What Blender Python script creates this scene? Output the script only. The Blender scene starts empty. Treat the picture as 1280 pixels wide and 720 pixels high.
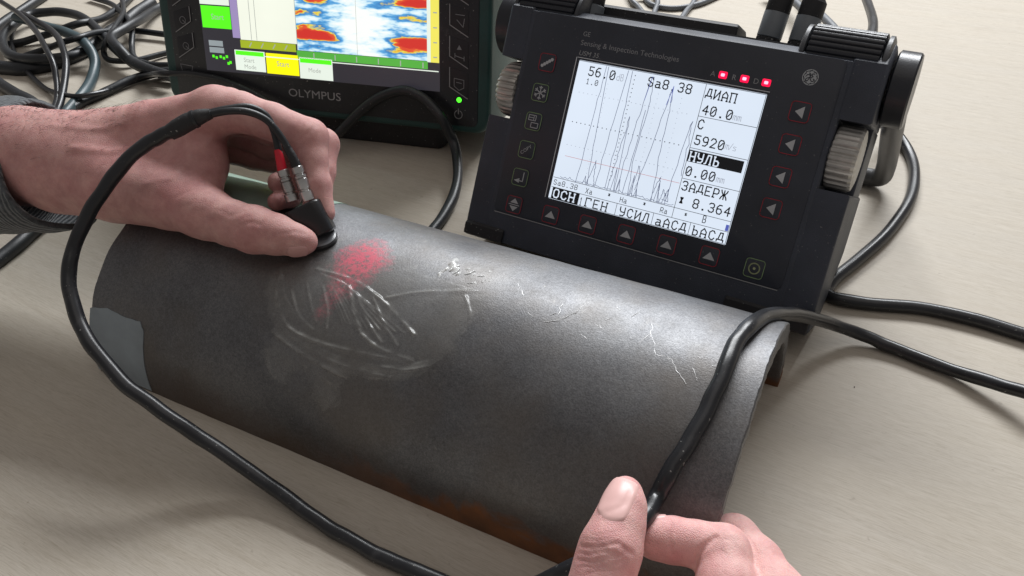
import bpy, bmesh, math, random
import numpy as np
from mathutils import Vector, Matrix
random.seed(4); rng = np.random.default_rng(4)
S = 0.01                       # every length below is written in centimetres
sc = bpy.context.scene
col = sc.collection

# ---------------------------------------------------------------- camera, light, exposure
CAM_POS = np.array((14.9285, -40.7246, 32.6305)); YAW, PITCH, ROLL = -0.5519, 0.6691, 0.0498
_f = np.array((math.sin(YAW)*math.cos(PITCH), math.cos(YAW)*math.cos(PITCH), -math.sin(PITCH)))
_r = np.array((math.cos(YAW), -math.sin(YAW), 0.0)); _d = np.cross(_f, _r)
_r2 = math.cos(ROLL)*_r + math.sin(ROLL)*_d; _d2 = -math.sin(ROLL)*_r + math.cos(ROLL)*_d
cam = bpy.data.cameras.new('camera'); cam_ob = bpy.data.objects.new('camera', cam); col.objects.link(cam_ob)
M = Matrix.Identity(4)
for i in range(3):
    M[i][0] = _r2[i]; M[i][1] = -_d2[i]; M[i][2] = -_f[i]; M[i][3] = CAM_POS[i]*S
cam_ob.matrix_world = M
cam.sensor_width = 36; cam.lens = 1009.4/1280*36; cam.clip_start = 0.01; cam.clip_end = 50
sc.camera = cam_ob

world = bpy.data.worlds.new('World'); sc.world = world; world.use_nodes = True
world.node_tree.nodes['Background'].inputs[0].default_value = (1.0, 0.94, 0.91, 1)
world.node_tree.nodes['Background'].inputs[1].default_value = 0.22

def area(name, loc, target, sx, sy, watts, color):
    l = bpy.data.lights.new(name, 'AREA'); l.shape = 'RECTANGLE'; l.size = sx*S; l.size_y = sy*S
    l.energy = watts; l.color = color
    o = bpy.data.objects.new(name, l); col.objects.link(o)
    o.location = Vector(loc)*S
    o.rotation_euler = (Vector(target)-Vector(loc)).to_track_quat('-Z', 'Y').to_euler()
    return o
# a daylit window across the desk
area('window_light', (-55, 236, 214), (0, -14, 2), 240, 86, 164, (0.96, 0.98, 1.0))
area('ceiling_light', (40, -20, 230), (0, -10, 0), 200, 200, 6, (1.0, 0.93, 0.87))
vs = sc.view_settings; vs.view_transform = 'Standard'; vs.look = 'None'; vs.exposure = 0; vs.gamma = 1; vs.use_curve_mapping = False

# ---------------------------------------------------------------- materials
class NT:
    def __init__(s, name):
        s.m = bpy.data.materials.new(name); s.m.use_nodes = True; s.t = s.m.node_tree
        s.b = s.t.nodes['Principled BSDF']; s.out = s.t.nodes['Material Output']
    def n(s, typ, **kw):
        nd = s.t.nodes.new(typ)
        for k, v in kw.items():
            if k.startswith('i_'):
                key = k[2:]; key = int(key) if key.isdigit() else key.replace('_', ' ')
                s.set(nd.inputs[key], v)
            else: setattr(nd, k, v)
        return nd
    def set(s, inp, v):
        if isinstance(v, bpy.types.NodeSocket): s.t.links.new(v, inp)
        elif isinstance(v, bpy.types.Node): s.t.links.new(v.outputs[0], inp)
        else: inp.default_value = v
    def p(s, **kw):
        for k, v in kw.items():
            if isinstance(v, tuple) and len(v) == 3 and 'Radius' not in k: v = v+(1,)
            s.set(s.b.inputs[k.replace('_', ' ')], v)
        return s
    def coord(s, scale=(1, 1, 1), kind='Object', loc=(0, 0, 0)):
        tc = s.n('ShaderNodeTexCoord'); mp = s.n('ShaderNodeMapping')
        s.t.links.new(tc.outputs[kind], mp.inputs[0]); mp.inputs['Scale'].default_value = scale; mp.inputs['Location'].default_value = loc
        return mp.outputs[0]
    def noise(s, vec, scale, detail=4, rough=.55, dist=0):
        nd = s.n('ShaderNodeTexNoise'); s.set(nd.inputs['Vector'], vec)
        nd.inputs['Scale'].default_value = scale; nd.inputs['Detail'].default_value = detail
        nd.inputs['Roughness'].default_value = rough; nd.inputs['Distortion'].default_value = dist
        return nd.outputs['Fac']
    def ramp(s, fac, stops):
        nd = s.n('ShaderNodeValToRGB'); s.set(nd.inputs[0], fac); e = nd.color_ramp.elements
        while len(e) < len(stops): e.new(.5)
        for el, (p_, c) in zip(e, stops):
            el.position = p_; el.color = c if len(c) == 4 else tuple(c)+(1,)
        return nd.outputs[0]
    def math(s, op, a, b=0.0, c=None, clamp=False):
        nd = s.n('ShaderNodeMath', operation=op, use_clamp=clamp); s.set(nd.inputs[0], a); s.set(nd.inputs[1], b)
        if c is not None: s.set(nd.inputs[2], c)
        return nd.outputs[0]
    def mix(s, fac, a, b, blend='MIX'):
        nd = s.n('ShaderNodeMix', data_type='RGBA', blend_type=blend)
        s.set(nd.inputs[0], fac)
        for idx, v in ((6, a), (7, b)):
            if isinstance(v, tuple) and len(v) == 3: v = v+(1,)
            s.set(nd.inputs[idx], v)
        return nd.outputs[2]
    def bump(s, h, strength=.3, dist=.001, normal=None):
        nd = s.n('ShaderNodeBump'); s.set(nd.inputs['Height'], h); nd.inputs['Strength'].default_value = strength
        nd.inputs['Distance'].default_value = dist
        if normal is not None: s.set(nd.inputs['Normal'], normal)
        return nd.outputs[0]

MATS = {}
def plastic(name, c, rough=.5, vary=.15, bump=.15, bscale=900, spec=.5, metal=0.0, dust=0):
    k = NT(name); v = k.coord()
    n1 = k.noise(v, 35, 5); n2 = k.noise(v, bscale, 2)
    c2 = tuple(min(1, a*(1+vary*2)) for a in c); c1 = tuple(a*(1-vary) for a in c)
    bc = k.ramp(n1, [(.3, c1), (.75, c2)])
    if dust:
        bc = k.mix(k.ramp(k.noise(v, 620, 1), [(.735, (0, 0, 0)), (.77, (dust, dust, dust))]), bc, (.30, .30, .29))
        bc = k.mix(k.ramp(k.noise(k.coord((1, .25, 1)), 90, 5, .75), [(.58, (0, 0, 0)), (.80, (dust*.22, dust*.22, dust*.22))]), bc, (.22, .22, .22))
    k.p(Base_Color=bc, Metallic=metal)
    k.p(Roughness=k.math('MULTIPLY_ADD', n1, .22, rough-.11, clamp=True))
    k.b.inputs['Specular IOR Level'].default_value = spec
    if bump: k.p(Normal=k.bump(n2, bump, .0004))
    MATS[name] = k.m; return k.m
def emit(name, c, strength, rough=.3):
    k = NT(name); k.p(Base_Color=(.02, .02, .02), Emission_Color=c, Roughness=rough); k.set(k.b.inputs['Emission Strength'], k.math('MULTIPLY', k.math('MULTIPLY_ADD', k.noise(k.coord(), 14, 3), .22, .89), strength))
    MATS[name] = k.m; return k.m

plastic('detector_plastic', (.031, .037, .053), .5, .2, .35, 1500, dust=0.3)
plastic('detector_panel', (.022, .026, .038), .42, .15, .1, 2500, dust=0.22)
plastic('rib_plastic', (.014, .016, .022), .32, .15, .2)
plastic('grip_side', (.035, .038, .045), .42, .15, .2)
plastic('rubber_black', (.012, .012, .014), .6, .2, .3, 700, dust=0.7)
plastic('cable_black', (.013, .014, .017), .33, .25, .12, 400, .5, dust=0.7)
plastic('cable_soft', (.011, .013, .016), .42, .2, .15, 400, dust=0.7)
plastic('cable_teal', (.040, .065, .075), .4, .2, .1, 400)
plastic('cable_grey', (.13, .14, .155), .42, .15, .1, 400)
plastic('knob_metal', (.42, .40, .37), .38, .3, .25, 600, .5, .6)
plastic('knob_dark', (.36, .35, .33), .4, .3, .25, 600, .5, .6)
plastic('handle_tube', (.055, .056, .058), .45, .15, .25, 1500)
plastic('print_grey', (.42, .43, .45), .6, .1, 0)
plastic('print_dim', (.22, .225, .24), .6, .1, 0)
plastic('print_line', (.27, .275, .285), .5, .1, 0)
plastic('print_red', (.30, .015, .03), .5, .1, 0)
plastic('print_green', (.20, .30, .14), .5, .1, 0)
plastic('print_power', (.34, .38, .20), .5, .1, 0)
plastic('thread_pink', (.42, .28, .26), .7, .1, 0)
plastic('print_logo', (.34, .36, .38), .5, .1, 0)
plastic('bezel_glint_pale', (.55, .57, .6), .35, .1, 0)  # pale colour for the painted glint round the screen
plastic('monitor_green', (.012, .048, .045), .48, .2, .3, 1200)
plastic('monitor_black', (.012, .013, .017), .4, .15, .1, 1500, dust=0.7)
plastic('monitor_key', (.010, .010, .014), .5, .15, .1, 1500)
plastic('silver', (.55, .55, .54), .3, .35, .05, 600, .5, .9)
plastic('boot_red', (.55, .012, .03), .42, .15, .1)
plastic('plug_band', (.13, .145, .16), .45, .15, .2)
plastic('probe_black', (.010, .010, .012), .35, .2, .15)
plastic('probe_ring', (.10, .105, .115), .35, .2, .1)
plastic('lcd_ink', (.012, .014, .022), .5, .1, 0)
emit('lcd_ink_faint', (0.42, 0.46, 0.55), .8)
emit('lcd_trace', (0.1, 0.12, 0.22), .8)
emit('lcd_ink_red', (0.72, 0.36, 0.38), .8)
emit('lcd_ink_blue', (0.1, 0.14, 0.55), .8)
emit('lcd_white', (.76, .85, .98), .95)
emit('led_red', (.9, .0, .05), 1.6)
emit('led_core', (1.0, .30, .40), 2.4)
emit('led_green', (.06, 1.0, .02), 2.6)
emit('scr_white', (.80, .88, .78), 1.04)
emit('scr_paper', (.90, .93, .80), 1.04)
emit('scr_green', (.10, .95, .01), 1.10)
emit('scr_band', (.10, .48, .06), 0.92)
emit('scr_olive', (.42, .52, .02), 0.92)
emit('scr_yellow', (.95, .88, .0), 1.16)
emit('scr_ruler', (.88, .80, .12), 1.04)
emit('scr_purple', (.42, .33, .62), 0.85)
emit('scr_dark', (.045, .042, .055), .6)
emit('scr_grey', (.35, .40, .42), 0.85)
emit('scr_ink', (.10, .16, .08), .35)
emit('scr_line', (.52, .56, .50), .75)

def mat_desk():
    k = NT('desk_laminate'); v = k.coord()
    wav = k.noise(k.coord((2.0, 7, 1)), 3.0, 3)
    warp = k.n('ShaderNodeVectorMath', operation='ADD')
    sep = k.n('ShaderNodeCombineXYZ'); k.set(sep.inputs[1], k.math('MULTIPLY', wav, .012))
    k.set(warp.inputs[0], v); k.set(warp.inputs[1], sep.outputs[0])
    def st(sx, sy, scale, det, r=.6):
        mp = k.n('ShaderNodeMapping'); k.set(mp.inputs[0], warp.outputs[0]); mp.inputs['Scale'].default_value = (sx, sy, 1)
        return k.noise(mp.outputs[0], scale, det, r)
    g1 = st(2.2, 40, 5, 5); g2 = st(9, 190, 6, 4, .7); g3 = st(.6, 9, 4, 3); g4 = st(14, 330, 8, 3, .8); g5 = st(5, 260, 9, 2, .5)
    base = k.ramp(g1, [(.30, (.487, .440, .370)), (.5, (.512, .467, .398)), (.7, (.532, .488, .42))])
    fine = k.ramp(g2, [(.33, (.90, .89, .87)), (.55, (1, 1, 1))])
    c = k.mix(.8, base, fine, 'MULTIPLY')
    c = k.mix(.7, c, k.ramp(g4, [(.36, (.78, .76, .72)), (.5, (1, 1, 1)), (.7, (1.06, 1.06, 1.06))]), 'MULTIPLY')
    c = k.mix(k.ramp(g5, [(.66, (0, 0, 0)), (.72, (.3, .3, .3))]), c, (.34, .29, .24))
    c = k.mix(.5, c, k.ramp(g3, [(.35, (.97, .975, .985)), (.65, (1.0, .99, .97))]), 'MULTIPLY')
    spots = k.noise(v, 160, 2); c = k.mix(k.ramp(spots, [(.71, (0, 0, 0)), (.78, (.35, .35, .35))]), c, (.22, .17, .13))
    k.p(Base_Color=c, Roughness=k.math('MULTIPLY_ADD', g1, .2, .46), Normal=k.bump(g2, .14, .0006)); k.b.inputs['Specular IOR Level'].default_value = .3; return k.m
MATS['desk'] = mat_desk()

def mat_pipe():
    k = NT('mill_scale_steel'); tc = k.n('ShaderNodeTexCoord'); v = tc.outputs['Object']
    sx = k.n('ShaderNodeSeparateXYZ'); k.set(sx.inputs[0], v); X, Y, Zc = sx.outputs
    big = k.noise(v, 14, 5, .6); mid = k.noise(v, 90, 4, .6); fine = k.noise(v, 520, 3, .6); pit = k.noise(v, 230, 5, .72); grain = k.noise(v, 1300, 2, .6); crack = k.noise(k.coord((60, 160, 160)), 6, 3, .6, 1.2)
    c = k.ramp(big, [(.28, (.105, .106, .112)), (.5, (.160, .162, .169)), (.62, (.175, .176, .18)), (.78, (.225, .223, .222))])
    c = k.mix(.75, c, k.ramp(fine, [(.3, (.78, .78, .78)), (.6, (1.08, 1.08, 1.08))]), 'MULTIPLY')
    c = k.mix(k.ramp(pit, [(.62, (0, 0, 0)), (.70, (.4, .4, .4))]), c, (.26, .255, .24))
    c = k.mix(.8, c, k.ramp(grain, [(.32, (.74, .74, .75)), (.5, (1, 1, 1)), (.68, (1.25, 1.25, 1.25))]), 'MULTIPLY')
    c = k.mix(k.ramp(crack, [(.24, (.6, .6, .6)), (.31, (0, 0, 0))]), c, (.05, .05, .052))
    # brownish scale near the weld side of the crown
    br = k.math('MULTIPLY', k.ramp(k.noise(v, 22, 4), [(.42, (0, 0, 0)), (.66, (1, 1, 1))]), .5)
    c = k.mix(br, c, (.15, .13, .11))
    # rust along the bottom of the front wall
    n_r = k.noise(v, 26, 5, .65, .4)
    band = k.math('SUBTRACT', k.math('MULTIPLY_ADD', n_r, .046, -.008), Zc)
    band = k.math('MULTIPLY', band, 180, clamp=True)
    xm = k.n('ShaderNodeMapRange', i_0=X, i_1=-.09, i_2=-.02); xm.clamp = True
    rust = k.math('MULTIPLY', band, xm.outputs[0])
    rc = k.ramp(k.noise(v, 60, 4), [(.3, (.10, .04, .018)), (.6, (.24, .085, .025)), (.8, (.34, .13, .035))])
    c = k.mix(rust, c, rc)
    low = k.math('MULTIPLY', k.math('SUBTRACT', k.math('MULTIPLY_ADD', n_r, .04, .004), Zc), 40, clamp=True)
    c = k.mix(k.math('MULTIPLY', low, .55), c, (.10, .05, .022))
    # sprayed red test mark on the crown
    def gauss(x0, y0, ax, ay, sh=0.0):
        dx = k.math('SUBTRACT', X, x0); dy = k.math('SUBTRACT', Y, y0)
        dx = k.math('MULTIPLY_ADD', dy, sh, dx)
        a = k.math('DIVIDE', dx, ax); b = k.math('DIVIDE', dy, ay)
        r2 = k.math('ADD', k.math('MULTIPLY', a, a), k.math('MULTIPLY', b, b))
        return k.math('POWER', 2.718, k.math('MULTIPLY', r2, -1.0))
    g = k.math('ADD', gauss(-.0957, -.0115, .0150, .0165), k.math('MULTIPLY', gauss(-.0985, -.038, .009, .018), .36))
    g = k.math('MULTIPLY', k.math('SUBTRACT', k.math('MULTIPLY_ADD', k.noise(v, 75, 6, .75), 1.2, g), .86), 1.5, clamp=True)
    g = k.math('MULTIPLY', g, k.math('MULTIPLY_ADD', k.noise(v, 380, 4, .8), 6.0, -2.2), clamp=True)
    c = k.mix(k.math('MULTIPLY', g, .92, clamp=True), c, (.64, .09, .145))
    rough = k.math('ADD', k.math('ADD', k.math('MULTIPLY_ADD', mid, .12, .36), k.math('MULTIPLY', k.ramp(k.noise(k.coord((1, 1, 1), loc=(5, 2, 1)), 9, 5, .65), [(.35, (0, 0, 0)), (.65, (1, 1, 1))]), .14)), k.math('MULTIPLY', rust, .3), clamp=True)
    h = k.math('ADD', k.math('MULTIPLY', mid, .15), k.math('ADD', k.math('MULTIPLY', grain, .6), k.math('MULTIPLY', pit, .35)))
    k.p(Base_Color=c, Roughness=rough, Metallic=k.math('MULTIPLY_ADD', k.math('MAXIMUM', rust, g), -.74, .74, clamp=True), Normal=k.bump(h, .32, .0005)); return k.m
MATS['pipe'] = mat_pipe()
plastic('paint_blue_grey', (.24, .28, .31), .55, .15, .3, 500)
plastic('paint_green', (.26, .36, .30), .5, .15, .3, 500)
plastic('scratch_white', (.95, .95, .95), .55, .05, 0, metal=.6)
plastic('rust_edge', (.19, .095, .06), .7, .35, .5, 500)

def mat_skin(name, pale, pink, dark):
    k = NT(name); v = k.coord()
    big = k.noise(v, 26, 4, .6); mid = k.noise(v, 120, 4, .65); fine = k.noise(v, 700, 2)
    vor = k.n('ShaderNodeTexVoronoi', feature='DISTANCE_TO_EDGE'); k.set(vor.inputs['Vector'], k.coord((1, 1, 1))); vor.inputs['Scale'].default_value = 1150
    c = k.ramp(big, [(.3, pink), (.55, pale), (.72, pink)])
    c = k.mix(k.ramp(mid, [(.33, (.6, .6, .6)), (.62, (0, 0, 0))]), c, dark)
    spot = k.noise(k.coord((1, 1, 1), loc=(3, 1, 2)), 55, 5, .7); c = k.mix(k.ramp(spot, [(.52, (0, 0, 0)), (.72, (.55, .55, .55))]), c, tuple(min(1, a_*1.22) for a_ in pale))
    h = k.math('ADD', k.math('MULTIPLY', k.math('MINIMUM', vor.outputs[0], .2), 2.5), k.math('MULTIPLY_ADD', mid, .8, k.math('MULTIPLY', fine, .3)))
    k.p(Base_Color=c, Roughness=k.math('MULTIPLY_ADD', mid, .25, .42), Normal=k.bump(h, .36, .0006))
    k.b.inputs['Subsurface Weight'].default_value = .18; k.b.inputs['Subsurface Radius'].default_value = (1, .35, .2); k.b.inputs['Subsurface Scale'].default_value = .004
    k.b.inputs['Specular IOR Level'].default_value = .4
    MATS[name] = k.m
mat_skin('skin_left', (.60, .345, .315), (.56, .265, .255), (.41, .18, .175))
mat_skin('skin_right', (.80, .50, .465), (.77, .39, .375), (.60, .27, .27))
plastic('nail', (.80, .50, .47), .36, .06, .05, 300)
plastic('nail_shade', (.56, .31, .29), .45, .06, .05, 300)
plastic('hair', (.018, .011, .008), .5, .1, 0)

def mat_knit():
    k = NT('grey_knit'); v = k.coord()
    n1 = k.noise(v, 260, 4, .7); n2 = k.noise(v, 60, 3)
    w = k.n('ShaderNodeTexWave', wave_type='BANDS', bands_direction='X'); k.set(w.inputs['Vector'], v); w.inputs['Scale'].default_value = 110; w.inputs['Distortion'].default_value = 3
    c = k.ramp(n1, [(.3, (.035, .040, .045)), (.7, (.105, .118, .13))])
    k.p(Base_Color=c, Roughness=.9, Normal=k.bump(k.math('ADD', n1, k.math('MULTIPLY', w.outputs['Fac'], .6)), .7, .002)); k.b.inputs['Sheen Weight'].default_value = .3
    return k.m
MATS['knit'] = mat_knit()

def mat_gel():
    k = NT('couplant_gel'); t = k.t
    fade = k.n('ShaderNodeAttribute', attribute_name='fade').outputs['Fac']; thick = k.n('ShaderNodeAttribute', attribute_name='thick').outputs['Fac']
    gl = k.n('ShaderNodeBsdfGlossy'); gl.inputs['Roughness'].default_value = .26; gl.inputs['Color'].default_value = (1, 1, 1, 1)
    tr = k.n('ShaderNodeBsdfTransparent'); tr.inputs[0].default_value = (1, 1, 1, 1)
    df = k.n('ShaderNodeBsdfDiffuse'); df.inputs[0].default_value = (.46, .455, .42, 1)
    milk = k.math('MULTIPLY', k.math('MULTIPLY_ADD', thick, .20, .125), k.math('MULTIPLY', fade, k.math('MULTIPLY_ADD', k.noise(k.coord(), 240, 4, .7), 1.6, .1)), clamp=True)
    m1 = k.n('ShaderNodeMixShader'); k.set(m1.inputs[0], milk); t.links.new(tr.outputs[0], m1.inputs[1]); t.links.new(df.outputs[0], m1.inputs[2])
    fr = k.n('ShaderNodeLayerWeight'); fr.inputs[0].default_value = .25
    nb = k.bump(k.noise(k.coord(), 260, 4), .2, .0012); t.links.new(nb, gl.inputs['Normal']); t.links.new(nb, fr.inputs['Normal'])
    gf = k.math('MULTIPLY', k.math('MULTIPLY_ADD', k.math('POWER', fr.outputs['Facing'], 3.0), .40, .032), fade)
    m2 = k.n('ShaderNodeMixShader'); k.set(m2.inputs[0], gf); t.links.new(m1.outputs[0], m2.inputs[1]); t.links.new(gl.outputs[0], m2.inputs[2])
    t.links.new(m2.outputs[0], k.out.inputs[0]); return k.m
MATS['gel'] = mat_gel()
k = NT('gel_thick'); k.p(Base_Color=(.82, .83, .82), Roughness=.12); k.b.inputs['Alpha'].default_value = .8; MATS['gel_thick'] = k.m
k = NT('gel_ridge'); k.p(Base_Color=(.42, .42, .41), Roughness=.2); k.b.inputs['Alpha'].default_value = .32; MATS['gel_ridge'] = k.m

def mat_cscan():
    k = NT('scan_image'); tc = k.n('ShaderNodeTexCoord'); sx = k.n('ShaderNodeSeparateXYZ'); k.set(sx.inputs[0], tc.outputs['Object']); X, Y, _ = sx.outputs
    v = k.coord((26, 85, 1)); n = k.noise(v, 2.0, 3, .55); n2 = k.noise(v, 5.5, 2)
    def blob(x0, y0, ax, ay, a):
        p = k.math('POWER', k.math('ABSOLUTE', k.math('DIVIDE', k.math('SUBTRACT', X, x0*S), ax*S)), 2.6)
        q = k.math('POWER', k.math('ABSOLUTE', k.math('DIVIDE', k.math('SUBTRACT', Y, y0*S), ay*S)), 2.6)
        return k.math('MULTIPLY', k.math('POWER', 2.718, k.math('MULTIPLY', k.math('ADD', p, q), -1)), a)
    f = k.math('MULTIPLY_ADD', n, 1.05, -.42); f = k.math('MULTIPLY_ADD', n2, .25, f)
    for b in ((-.3, 3.55, 2.0, .42, 1.0), (8.6, 3.55, 1.9, .46, 1.0), (9.0, 6.5, 1.9, .35, 1.0), (0, 6.3, 1.6, .4, .55), (-1, 5.2, 2.2, .28, .42), (8.6, 5.3, 2.4, .3, .36), (4.2, 4.6, 1.6, 1.2, -.25), (-.6, 4.25, 1.8, .2, .35), (8.2, 2.85, 2, .25, .4), (0, 2.6, 2.5, .2, .25), (5.6, 6.2, 1.0, .3, .3), (4.0, 2.8, 1.4, .4, -.2)):
        f = k.math('ADD', f, blob(*b))
    c = k.ramp(f, [(.10, (.93, .96, .93)), (.26, (.62, .84, .93)), (.38, (.10, .38, .72)), (.52, (.04, .20, .50)), (.60, (.85, .72, .06)), (.68, (.75, .10, .03)), (.9, (.62, .03, .02))])
    k.p(Base_Color=(.02, .02, .02), Emission_Color=c, Roughness=.3); k.b.inputs['Emission Strength'].default_value = 1.05; return k.m
MATS['cscan'] = mat_cscan()

# ---------------------------------------------------------------- mesh helpers (centimetres, world space)
class Frame:
    def __init__(s, O, X, Y, Zv=None):
        s.O = np.array(O, float); s.X = np.array(X, float); s.Y = np.array(Y, float)
        s.Z = np.cross(s.X, s.Y) if Zv is None else np.array(Zv, float)
    def __call__(s, p):
        p = np.atleast_2d(np.asarray(p, float)); return s.O + p[:, :1]*s.X + p[:, 1:2]*s.Y + p[:, 2:3]*s.Z
    def at(s, x, y, z): return Frame(s([(x, y, z)])[0], s.X, s.Y, s.Z)
WORLD = Frame((0, 0, 0), (1, 0, 0), (0, 1, 0))

class MB:
    def __init__(s): s.v = []; s.f = []
    def add(s, v, f):
        o = len(s.v); s.v += [tuple(float(c) for c in p) for p in v]; s.f += [tuple(i+o for i in q) for q in f]; return s
    def box(s, fr, x0, x1, y0, y1, z0, z1, bev=.05):
        return s.prism(fr, [(x0, y0), (x1, y0), (x1, y1), (x0, y1)], z0, z1, bev, 2)
    def prism(s, fr, out, z0, z1, bev=.05, seg=2):
        out = np.array(out, float); n = len(out)
        area = 0.5*np.sum(out[:, 0]*np.roll(out[:, 1], -1)-np.roll(out[:, 0], -1)*out[:, 1])
        if area < 0: out = out[::-1]
        e = np.roll(out, -1, 0)-out; L = np.linalg.norm(e, axis=1)[:, None]; nrm = np.stack([e[:, 1], -e[:, 0]], 1)/np.maximum(L, 1e-9)
        pn = np.roll(nrm, 1, 0); m = nrm+pn; m /= np.maximum((m*nrm).sum(1), .25)[:, None]
        rings = []
        st = [(bev*(1-math.sin(a)), bev*(1-math.cos(a))) for a in np.linspace(0, math.pi/2, seg+1)] if bev else [(0, 0)]
        for ins, dz in st: rings.append((ins, z0+dz))
        for ins, dz in reversed(st): rings.append((ins, z1-dz))
        V = []
        for ins, z in rings: V += [(x, y, z) for x, y in out-m*ins]
        F = []
        for r in range(len(rings)-1):
            for i in range(n):
                a = r*n+i; b = r*n+(i+1) % n; F.append((a, b, b+n, a+n))
        F.append(tuple(range(n))[::-1]); F.append(tuple((len(rings)-1)*n+i for i in range(n)))
        return s.add(fr(V), F)
    def poly(s, fr, out, z): 
        out = np.array(out, float)
        if 0.5*np.sum(out[:, 0]*np.roll(out[:, 1], -1)-np.roll(out[:, 0], -1)*out[:, 1]) < 0: out = out[::-1]
        return s.add(fr([(x, y, z) for x, y in out]), [tuple(range(len(out)))])
    def rect(s, fr, x0, x1, y0, y1, z): return s.poly(fr, [(x0, y0), (x1, y0), (x1, y1), (x0, y1)], z)
    def stroke(s, fr, pts, w, z, closed=False):
        pts = np.array(pts, float)
        if closed: pts = np.vstack([pts, pts[:1]])
        for a, b in zip(pts[:-1], pts[1:]):
            d = b-a; L = np.linalg.norm(d)
            if L < 1e-6: continue
            d /= L; nn = np.array((-d[1], d[0]))*w/2; e = d*w*.42
            s.poly(fr, [a-e-nn, b+e-nn, b+e+nn, a-e+nn], z)
        return s
    def tube(s, path, r, seg=14, sub=5, cap=True, wob=0.0):
        P = np.array(path, float); rr = np.array(r, float)*np.ones(len(P))
        if sub > 1:
            Q = np.vstack([2*P[0]-P[1], P, 2*P[-1]-P[-2]]); pts = []; rs = []
            for i in range(1, len(Q)-2):
                p0, p1, p2, p3 = Q[i-1:i+3]
                t0 = 0; t1 = t0+max(np.linalg.norm(p1-p0), 1e-4)**.5; t2 = t1+max(np.linalg.norm(p2-p1), 1e-4)**.5; t3 = t2+max(np.linalg.norm(p3-p2), 1e-4)**.5
                for j in range(sub):
                    t = t1+(t2-t1)*j/sub
                    A1 = (t1-t)/(t1-t0)*p0+(t-t0)/(t1-t0)*p1; A2 = (t2-t)/(t2-t1)*p1+(t-t1)/(t2-t1)*p2; A3 = (t3-t)/(t3-t2)*p2+(t-t2)/(t3-t2)*p3
                    B1 = (t2-t)/(t2-t0)*A1+(t-t0)/(t2-t0)*A2; B2 = (t3-t)/(t3-t1)*A2+(t-t1)/(t3-t1)*A3
                    pts.append((t2-t)/(t2-t1)*B1+(t-t1)/(t2-t1)*B2); rs.append(rr[i-1]+(rr[i]-rr[i-1])*j/sub)
            pts.append(P[-1]); rs.append(rr[-1]); P = np.array(pts); rr = np.array(rs)
        if wob:
            g_ = np.random.default_rng(len(P)); n_ = len(P); j_ = g_.normal(size=(n_, 3)); ker = np.hanning(9); ker /= ker.sum()
            for c_ in range(3): j_[:, c_] = np.convolve(j_[:, c_], ker, 'same')
            P = P+j_*wob*.55; rr = rr*(1+.05*np.convolve(g_.normal(size=n_), ker, 'same'))
        T = np.gradient(P, axis=0); T /= np.linalg.norm(T, axis=1)[:, None]
        up = np.array((0, 0, 1.)) if abs(T[0][2]) < .9 else np.array((1., 0, 0))
        n = np.cross(T[0], up); n /= np.linalg.norm(n); V = []; F = []
        for i in range(len(P)):
            n = n-T[i]*(n@T[i]); n /= np.linalg.norm(n); b = np.cross(T[i], n)
            for j in range(seg):
                a = 2*math.pi*j/seg; V.append(P[i]+rr[i]*(math.cos(a)*n+math.sin(a)*b))
        for i in range(len(P)-1):
            for j in range(seg):
                a = i*seg+j; c = i*seg+(j+1) % seg; F.append((a, c, c+seg, a+seg))
        if cap: F.append(tuple(range(seg))[::-1]); F.append(tuple((len(P)-1)*seg+j for j in range(seg)))
        return s.add(V, F)
    def lathe(s, O, axis, prof, seg=32, knurl=None):
        O = np.array(O, float); A = np.array(axis, float); A /= np.linalg.norm(A)
        up = np.array((0, 0, 1.)) if abs(A[2]) < .9 else np.array((1., 0, 0))
        X = np.cross(up, A); X /= np.linalg.norm(X); Y = np.cross(A, X); V = []; F = []
        for r, z in prof:
            for j in range(seg):
                a = 2*math.pi*j/seg; k_ = r*(knurl(j) if knurl and r > .3 else 1)
                V.append(O+A*z+k_*(math.cos(a)*X+math.sin(a)*Y))
        for i in range(len(prof)-1):
            for j in range(seg):
                a = i*seg+j; c = i*seg+(j+1) % seg; F.append((a, c, c+seg, a+seg))
        F.append(tuple(range(seg))[::-1]); F.append(tuple((len(prof)-1)*seg+j for j in range(seg)))
        return s.add(V, F)
    def build(s, name, mat, parent=None, base=None, smooth=35, **tags):
        if parent is not None: base = np.array(parent['_b'])
        elif base is None:
            a = np.array(s.v); base = np.array(((a[:, 0].min()+a[:, 0].max())/2, (a[:, 1].min()+a[:, 1].max())/2, a[:, 2].min()))
        base = np.array(base, float)
        me = bpy.data.meshes.new(name); me.from_pydata([tuple((np.array(p)-base)*S) for p in s.v], [], s.f); me.update()
        bm = bmesh.new(); bm.from_mesh(me); bmesh.ops.recalc_face_normals(bm, faces=bm.faces) if tags.pop('recalc', True) else None
        bm.to_mesh(me); bm.free()
        if smooth: 
            me.shade_smooth(); me.set_sharp_from_angle(angle=math.radians(smooth))
        me.materials.append(MATS[mat])
        return link(name, me, parent, base, **tags)
def link(name, me, parent, base, **tags):
    o = bpy.data.objects.new(name, me); col.objects.link(o)
    o['_b'] = [float(c) for c in base]
    if parent is not None:
        o.parent = parent
        pb = np.array(parent['_b']); o.location = Vector((np.array(base)-pb)*S)
    else: o.location = Vector(base)*S
    for k_, v_ in tags.items(): o[k_] = v_
    return o
def thing(name, base, label, category, group=None):
    o = bpy.data.objects.new(name, None); col.objects.link(o); o.location = Vector(base)*S; o['_b'] = [float(c) for c in base]
    o.empty_display_size = .02; o['label'] = label; o['category'] = category
    if group: o['group'] = group
    return o
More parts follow.
